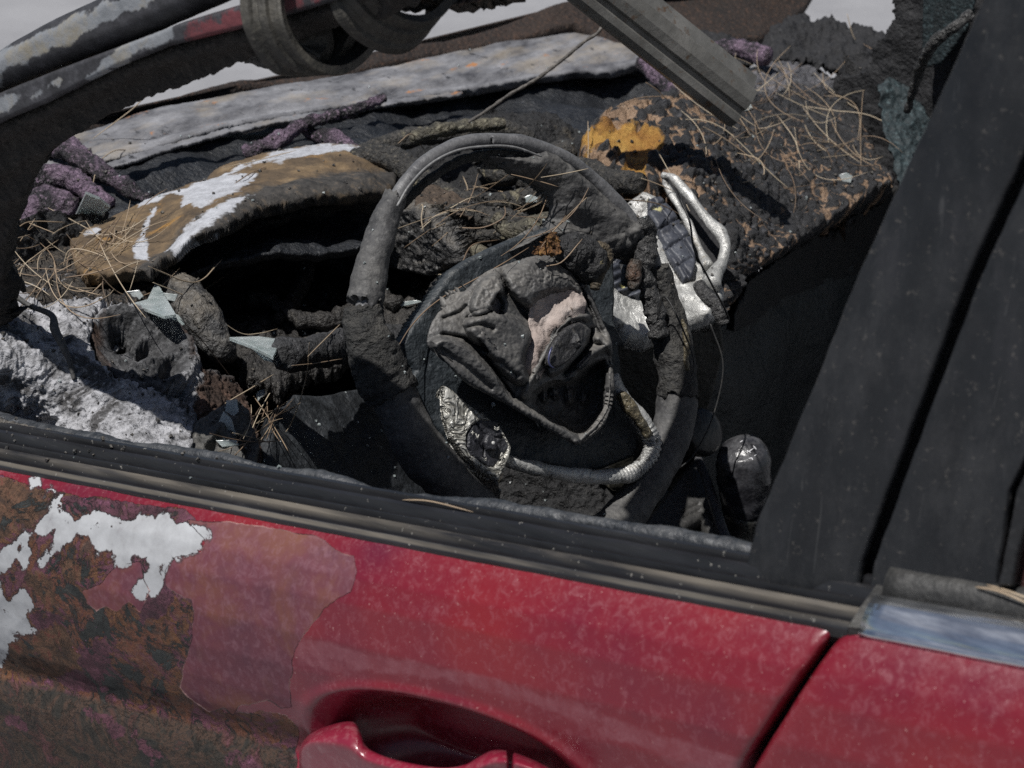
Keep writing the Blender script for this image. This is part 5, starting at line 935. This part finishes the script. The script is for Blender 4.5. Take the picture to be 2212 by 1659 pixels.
tp('melted_wire', [(-20, 615, 1.99, 4), (20, 630, 1.985, 5), (60, 658, 1.975, 5), (110, 680, 1.965, 6), (118, 710, 1.955, 9), (130, 735, 1.95, 8), (150, 780, 1.95, 5), (160, 820, 1.95, 3)], char('grey_wire', (.03, .03, .03), (.075, .073, .07), (.13, .125, .12), 60, .001, .0005, .7), car, seg=14, nz=[('ridge', .0008, 80)])
# ---- loops of rubber seal hanging from the roof rail
M_loop = char('hanging_rubber', (.014, .013, .011), (.036, .033, .027), (.08, .073, .058), 25, .0008, .0003, .65, .3, (.10, .09, .07))
def lp(pts, d): return [PD(a, b, d+(p[2] if len(p) > 2 else 0)) for p in pts for a, b in (p[:2],)]
rib('rubber_loop', lp([(575, -60, -.03), (566, 0, -.03), (576, 60, -.03), (608, 118, -.02), (650, 148, -.01), (700, 152, .01), (745, 125, .03), (775, 85, .05), (792, 40, .06), (800, -20, .06)], 1.555), .030, .006, CV*.35+RT*.95, M_loop, car)
rib('rubber_loop', lp([(640, -40, 0), (650, 20, 0), (668, 60, 0), (676, 100, 0), (668, 118, 0), (690, 125, .01), (715, 100, .01), (735, 50, .02), (735, -30, .02)], 1.58), .030, .008, CV*.5+RT*.85, M_loop, car, groove=False)
rib('rubber_loop', lp([(745, -40, -.03), (765, 5, -.03), (800, 45, -.02), (845, 70, -.01), (890, 74, 0), (925, 55, .01), (950, 15, .02), (960, -40, .02)], 1.545), .034, .006, CV*.55+RT*.5+UP*.5, M_loop, car)
relief('sagging_lining', [(590, -60), (990, -60), (968, 0), (1040, -2), (1100, -8), (1000, 10), (940, 18), (900, 30), (860, 20), (840, 40), (800, 60), (780, 90), (760, 60), (720, 40), (700, 90), (680, 60), (660, 30), (620, 60), (600, 10)], [(600, 0, 1.60), (1000, 0, 1.55), (780, 80, 1.59)], M_charb, car, step=3, thick=.02, edge=(10, .01), nz=[('ridge', .006, 30)], jag=(6, 9), rest=False)
tp('frayed_end', [(530, 120, 1.64, 12), (560, 125, 1.64, 12), (590, 140, 1.64, 9), (605, 155, 1.64, 4)], M_char2, car, seg=14, nz=[('ridge', .003, 60)], rest=False)
# hanging glass channel
cA = PD(1240, -70, 2.26); cB = PD(1612, 226, 2.38); cm_ = (cA+cB)/2
cdir = (cB-cA)/np.linalg.norm(cB-cA); cs = np.cross(cdir, CV); cs /= np.linalg.norm(cs); cn = np.cross(cs, cdir)
if cs@RT > 0: cs = -cs
if cn@CV < 0: cn = -cn
def m_chan():
    t = NT('window_channel_metal'); c = t.ramp(t.noise(24, 5, .6, t.stretch((1, 1, 1))), [(.3, (.08, .078, .072)), (.55, (.15, .147, .138)), (.75, (.26, .25, .235))]); c = t.mix(t.step(t.noise(70, 6, .7), .58, .68), c, (.10, .06, .035))
    return t.fin(c, .55, .2, t.bump(t.noise(120, 5, .6), .001, .7))
fix_normals(sweep('window_channel', [cA, (cA*.6+cB*.4), cB-cdir*.012, cB], [(a*1.08, b*1.2) for a, b in [(.026, -.010), (.026, .000), (.020, .004), (.013, .004), (.011, .001), (.007, .001), (.005, .005), (-.004, .0065), (-.016, .004), (-.018, -.004), (-.031, -.012), (-.031, -.018), (.0, -.022)]], m_chan(), car, side=cs, up=cn, rest=False))
tube('burnt_branch', [PD(a, b, d) for a, b, d in ((2100, 30, 2.5), (2060, 60, 2.5), (2020, 90, 2.52), (1995, 130, 2.55), (1980, 170, 2.58), (1960, 240, 2.62))], [.005, .004, .005, .004, .004, .002], M_char, car, seg=10, nz=[('ridge', .003, 60)], rest=False)
print('built', sum(len(o.data.vertices) for o in bpy.data.objects if o.type == 'MESH'))
# ================================================================== LOOSE THINGS
VV = []; FF = []; o_ = 0
for V, Q in SURF:
    Q = np.asarray(Q); VV.append(np.asarray(V)); FF.append(Q+o_); o_ += len(V)
VV = np.concatenate(VV); FF = [tuple(r) for q in FF for r in q.tolist()]
FF = [f if len(set(f)) == 4 else tuple(dict.fromkeys(f)) for f in FF]
bvh = BVHTree.FromPolygons([tuple(v) for v in VV.tolist()], FF)
CAMV = Vector(CAM)
def hit(px, py):
    d = Vector(dirs(px, py)); l = d.length; h = bvh.ray_cast(CAMV, d.normalized(), 6)
    return (None, None, None) if h[0] is None else (np.array(h[0]), h[3]/l, np.array(h[1]))
# shift pattern follows the knob's surface
kb = bpy.data.objects['knob']; dg = bpy.context.evaluated_depsgraph_get(); kt = BVHTree.FromObject(kb, dg)
def knobhit(px, py):
    h = kt.ray_cast(CAMV, Vector(dirs(px, py)).normalized(), 6); return None if h[0] is None else np.array(h[0])+CV*.0004
for a, b in MARKS:
    p, q = knobhit(*a), knobhit(*b)
    if p is not None and q is not None: tube('shift_mark', [p, (p+q)/2, q], [.0006]*3, M_mark, lever, seg=6, ds=.002, rest=False)
def needle(px, py, ang, ln, bend, lift=.002, r=.00062, label='', group='', ends=None):
    n = 7; t = np.linspace(-.5, .5, n); ca, sa = math.cos(ang), math.sin(ang)
    if ends is None:
        X = px+ln*(t*ca-bend*(t*t-.25)*4*sa*.5); Y = py+ln*(t*sa+bend*(t*t-.25)*4*ca*.5)
    else:
        C_ = catmull([(a, b, 0) for a, b in ends], n); X, Y = C_[:, 0], C_[:, 1]
    Ds = []
    for x, y in zip(X, Y):
        h, d, _ = hit(x, y); Ds.append(np.nan if d is None else d)
    Ds = np.array(Ds)
    if np.isnan(Ds).all(): return None
    Ds = np.where(np.isnan(Ds), np.nanmin(Ds), Ds); A = np.c_[np.ones(n), t]; c = np.linalg.lstsq(A, Ds, rcond=None)[0]
    c[1] = np.clip(c[1], -.12, .12); md = np.median(Ds); fit = md+c[1]*t; over = np.max(np.where(Ds > md-.03, fit-Ds, 0)); D = fit-np.clip(over, 0, .03)*.9-lift
    o = tube('pine_needle', PD(X, Y, D), [r*.45]+[r*.85]*(n-2)+[r*.3], M_needle, None, seg=6, ds=.004, rest=False)
    tag(o, label, 'pine needle', group); return o
L_ = {'far': ('dry pine needle in the tangle on the charred passenger pad', 'pine needles on the passenger pad'),
      'left': ('dry pine needle on the scorched left end of the dashboard', 'pine needles on the left of the dashboard'),
      'mid': ('dry pine needle among the melted cables behind the wheel', 'pine needles behind the steering wheel'),
      'hood': ('dry pine needle lying on the brown instrument hood', 'pine needles on the instrument hood'),
      'cup': ('dry pine needle in the bundle beside the vent above the sill', 'pine needles in the bundle by the vent'),
      'dark': ('dry pine needle in the shadow under the wheel', 'pine needles in the dark footwell')}
def scatter(key, n, box_, lens, angs, bends=(-1., 1.), r=(.00042, .0006), lift=.003):
    for i in range(n):
        x = random.uniform(*box_[0]); y = box_[1](x, random.random())
        needle(x, y, random.choice(angs)+random.gauss(0, .35), random.uniform(*lens), random.uniform(*bends)*random.random(), lift+random.random()*.006, random.uniform(*r), *L_[key])
scatter('far', 50, ((1500, 1880), lambda x, u: 130+u*170+max(0, x-1700)*.35), (60, 190), (.5, -.6, .1, 1.1, .7), (-1.3, 1.3))
scatter('far', 16, ((1420, 1800), lambda x, u: 240+u*200), (70, 170), (.6, .9, -.3))
for e in ([(1320, 235), (1380, 212), (1440, 208)], [(1395, 178), (1420, 195), (1440, 215)], [(1270, 262), (1271, 320), (1268, 370)], [(1560, 40), (1610, 75), (1700, 15)], [(1470, 258), (1540, 265), (1600, 310), (1660, 370), (1705, 408)], [(1850, 162), (1950, 165), (2000, 180), (2030, 200)], [(1865, 95), (1912, 130), (1912, 200)], [(1740, 230), (1810, 240), (1880, 250), (1980, 300)], [(1590, 330), (1640, 345), (1648, 380), (1600, 395)], [(1680, 250), (1720, 310), (1728, 380)], [(1830, 30), (1840, 70), (1850, 90)], [(1850, 50), (1868, 48), (1900, 62)], [(1945, 270), (1935, 250), (1958, 228)]):
    needle(0, 0, 0, 0, 0, .006, .0007, *L_['far'], ends=e)
scatter('left', 34, ((0, 300), lambda x, u: 560+u*80-x*.05), (60, 200), (.1, .3, -.4, 1.9), (-1.2, 1.2))
scatter('left', 10, ((20, 160), lambda x, u: 465+u*60), (50, 130), (-.4, .3), (-.5, .5))
for e in ([(150, 640), (190, 575), (225, 505), (255, 470)], [(165, 635), (205, 570), (240, 500), (265, 462)], [(140, 600), (200, 590), (260, 570)], [(200, 400), (215, 350), (250, 325), (285, 326)], [(395, 365), (440, 350), (480, 300), (478, 280)], [(200, 300), (290, 232), (318, 198)], [(30, 505), (60, 480), (140, 480)], [(135, 590), (150, 540), (200, 545), (235, 560)], [(205, 540), (235, 560), (230, 600), (190, 640)]):
    needle(0, 0, 0, 0, 0, .005, .0007, *L_['left'], ends=e)
scatter('hood', 16, ((180, 360), lambda x, u: 560-(x-180)*.35-u*60), (60, 160), (-.9, -.6, .3))
for e in ([(372, 335), (400, 310), (440, 300)], [(480, 362), (540, 350), (640, 325)], [(505, 398), (540, 375), (575, 360)], [(320, 575), (420, 610), (480, 560)]): needle(0, 0, 0, 0, 0, .004, .0007, *L_['hood'], ends=e)
scatter('mid', 22, ((890, 1240), lambda x, u: 390+u*130-(x-890)*.1), (60, 190), (-.4, .1, .4, -.7), (-.5, .5))
for e in ([(970, 490), (1040, 492), (1088, 470), (1090, 445)], [(1168, 535), (1195, 500), (1225, 463)], [(862, 745), (900, 690), (960, 640), (1060, 585), (1150, 530)], [(938, 592), (965, 595), (990, 600)], [(995, 577), (1020, 530), (1080, 518)], [(1180, 575), (1215, 565), (1258, 516)], [(910, 495), (940, 470), (1010, 430), (1040, 427)], [(905, 450), (915, 440), (910, 470), (915, 500)], [(1000, 440), (1010, 410), (1000, 380)], [(1340, 430), (1420, 440), (1480, 470)], [(860, 310), (890, 290), (920, 330)]):
    needle(0, 0, 0, 0, 0, .006, .0007, *L_['mid'], ends=e)
scatter('cup', 20, ((520, 610), lambda x, u: 900-(x-520)*.55+u*60), (70, 180), (-.5, -.8, -.3, 1.4), (-.3, .3), lift=.006)
for e in ([(378, 962), (450, 895), (540, 840), (592, 808)], [(560, 950), (620, 930), (660, 820), (668, 740)], [(390, 690), (440, 740), (515, 836)], [(330, 610), (420, 650), (520, 720), (600, 710)], [(630, 790), (680, 785), (740, 775)], [(665, 770), (700, 735), (735, 700)], [(360, 655), (450, 620), (530, 560)]):
    needle(0, 0, 0, 0, 0, .006, .0006, *L_['cup'], ends=e)
scatter('dark', 0, ((1100, 1330), lambda x, u: 1050+u*60), (50, 110), (.6, 1.2, 2.2), (-.5, .5), (.0004, .0006))
for e in ([(1715, 657), (1752, 720), (1725, 800), (1640, 832)], [(1640, 835), (1640, 900), (1632, 950)], [(1530, 940), (1545, 955), (1552, 965)]): needle(0, 0, 0, 0, 0, .01, .0007, *L_['dark'], ends=e)
# two needles lying on the belt mouldings
needle(0, 0, 0, 0, 0, .002, .0007, 'single dry pine needle lying on the black weather strip below the wheel', 'needle on the sill', ends=[(870, 1080), (930, 1083), (1022, 1106)])
for i, e in enumerate(([(2108, 1268), (2160, 1278), (2235, 1310)], [(2132, 1264), (2180, 1278), (2245, 1302)])): needle(0, 0, 0, 0, 0, .003, .0009, 'dry pine needle lying on the seal above the chrome strip', 'pine needles above the chrome strip', ends=e)
# broken glass
def shard(poly, label, th=.0035, dep=None, tilt=0.):
    poly = np.array(poly, float); c = poly.mean(0)
    if dep is None:
        ds = [hit(x, y)[1] for x, y in list(poly)+[c]]; ds = [d for d in ds if d is not None]; dep = min(np.median(ds), min(ds)+.02)-.004
    P = np.array([PD(x, y, dep+tilt*(y-c[1])*.0004) for x, y in poly]); N = np.cross(P[1]-P[0], P[2]-P[0]); N /= np.linalg.norm(N); N *= np.sign(N@CV); k = len(P)
    V = np.vstack([P, P-N*th]); Fs = [list(range(k)), list(range(2*k-1, k-1, -1))]+[[i, i+k, (i+1) % k+k, (i+1) % k] for i in range(k)]
    me = bpy.data.meshes.new('glass_shard'); me.from_pydata([tuple(v) for v in V], [], Fs); me.update(); o = fix_normals(link('glass_shard', me, M_glass, None, False))
    b = o.modifiers.new('b', 'BEVEL'); b.width = .0005; b.segments = 2; tag(o, label, 'glass shard', 'broken window glass'); return o
shard([(318, 646), (335, 612), (346, 620), (380, 678), (355, 682), (300, 660), (282, 656)], 'large pale triangular glass shard on top of the round vent', tilt=-3)
shard([(258, 650), (270, 630), (300, 626), (310, 640), (296, 652)], 'small greenish glass shard left of the big triangular shard')
shard([(345, 668), (385, 680), (400, 700), (385, 708), (362, 696), (340, 685)], 'crazed glass piece at the lower right of the big triangular shard')
shard([(352, 632), (384, 636), (378, 652), (362, 648)], 'thin glass sliver right of the big triangular shard')
shard([(495, 728), (560, 726), (625, 735), (600, 748), (590, 770), (540, 745)], 'long dark green glass shard left of the charred stalk', tilt=-4)
shard([(545, 755), (596, 762), (592, 784), (570, 778)], 'pale green glass chip just under the charred stalk tip')
shard([(489, 865), (512, 862), (516, 890), (500, 905), (486, 892)], 'grey glass chip standing in the bracket beside the needle bundle')
shard([(472, 912), (482, 888), (500, 905), (510, 940), (488, 946), (474, 930)], 'crazed green glass piece lowest in the bracket by the sill')
shard([(552, 850), (595, 815), (600, 828), (565, 862), (555, 868)], 'green glass strip under the needle bundle')
shard([(162, 470), (185, 420), (215, 432), (238, 450), (200, 480), (168, 486)], 'upright smoky glass shard behind the left end of the instrument hood', tilt=3)
shard([(1128, 428), (1145, 420), (1162, 426), (1160, 436), (1135, 438)], 'small green glass cube among cables seen through the wheel')
shard([(1060, 870), (1068, 868), (1071, 876), (1063, 880)], 'tiny square glass crumb on the airbag cover fold')
shard([(1812, 378), (1828, 372), (1842, 380), (1838, 395), (1820, 392)], 'blue green glass piece on the outer end of the passenger pad')
shard([(828, 656), (900, 648), (915, 652), (860, 664), (830, 664)], 'long flat glass strip behind the left side of the wheel rim')
shard([(465, 1036-85), (510, 950), (516, 962), (480, 966)], 'glass piece lodged on the torn seal of the door sill')
shard([(1600, 232), (1622, 224), (1626, 234), (1606, 242)], 'white glass chip under the end of the hanging channel')
# crumbs of safety glass and ash flakes strewn over everything: nobody could count them
def crumbs(name, n, zones, size, mat, label, cat):
    V = []; Fs = []
    for i in range(n):
        x0_, y0_, x1_, y1_ = random.choice(zones); h, d, nn = hit(random.uniform(x0_, x1_), random.uniform(y0_, y1_))
        if h is None or nn is None or d < 1.7 or (nn[2] if nn@CV > 0 else -nn[2]) < .25: continue
        r = random.uniform(*size); q = Matrix.Rotation(random.uniform(0, 6.28), 3, Vector((random.random(), random.random(), random.random())).normalized()); k = len(V)
        for a_ in (-1, 1):
            for b_ in (-1, 1):
                for c_ in (-1, 1): V.append(tuple(Vector(h)+Vector((0, 0, r*.4))+q@Vector((a_*r*random.uniform(.3, .6), b_*r*random.uniform(.3, .6), c_*r*random.uniform(.15, .5)))))
        Fs += [(k, k+1, k+3, k+2), (k+4, k+6, k+7, k+5), (k, k+4, k+5, k+1), (k+2, k+3, k+7, k+6), (k, k+2, k+6, k+4), (k+1, k+5, k+7, k+3)]
    me = bpy.data.meshes.new(name); me.from_pydata(V, [], Fs); me.update(); o = fix_normals(link(name, me, mat, None, False)); tag(o, label, cat, kind='stuff')
ZN = [(0, 560, 600, 1000), (150, 300, 860, 600), (560, 600, 900, 1050), (860, 260, 1260, 560), (1270, 130, 1900, 640), (200, 80, 1400, 330), (880, 560, 1420, 1080), (300, 930, 1620, 1250)]
ZC = [(0, 560, 560, 1000), (150, 300, 800, 600), (900, 380, 1200, 500), (1270, 130, 1900, 640), (1480, 130, 1900, 400)]
crumbs('glass_crumbs', 240, ZN, (.0010, .0024), M_glass, 'tiny crumbs of broken safety glass strewn over the burnt dashboard', 'glass crumbs')
crumbs('charcoal_crumbs', 700, ZC, (.0010, .0034), M_char2, 'loose flakes of charcoal and ash scattered over the melted interior', 'ash flakes')
print('objects', len(bpy.data.objects))
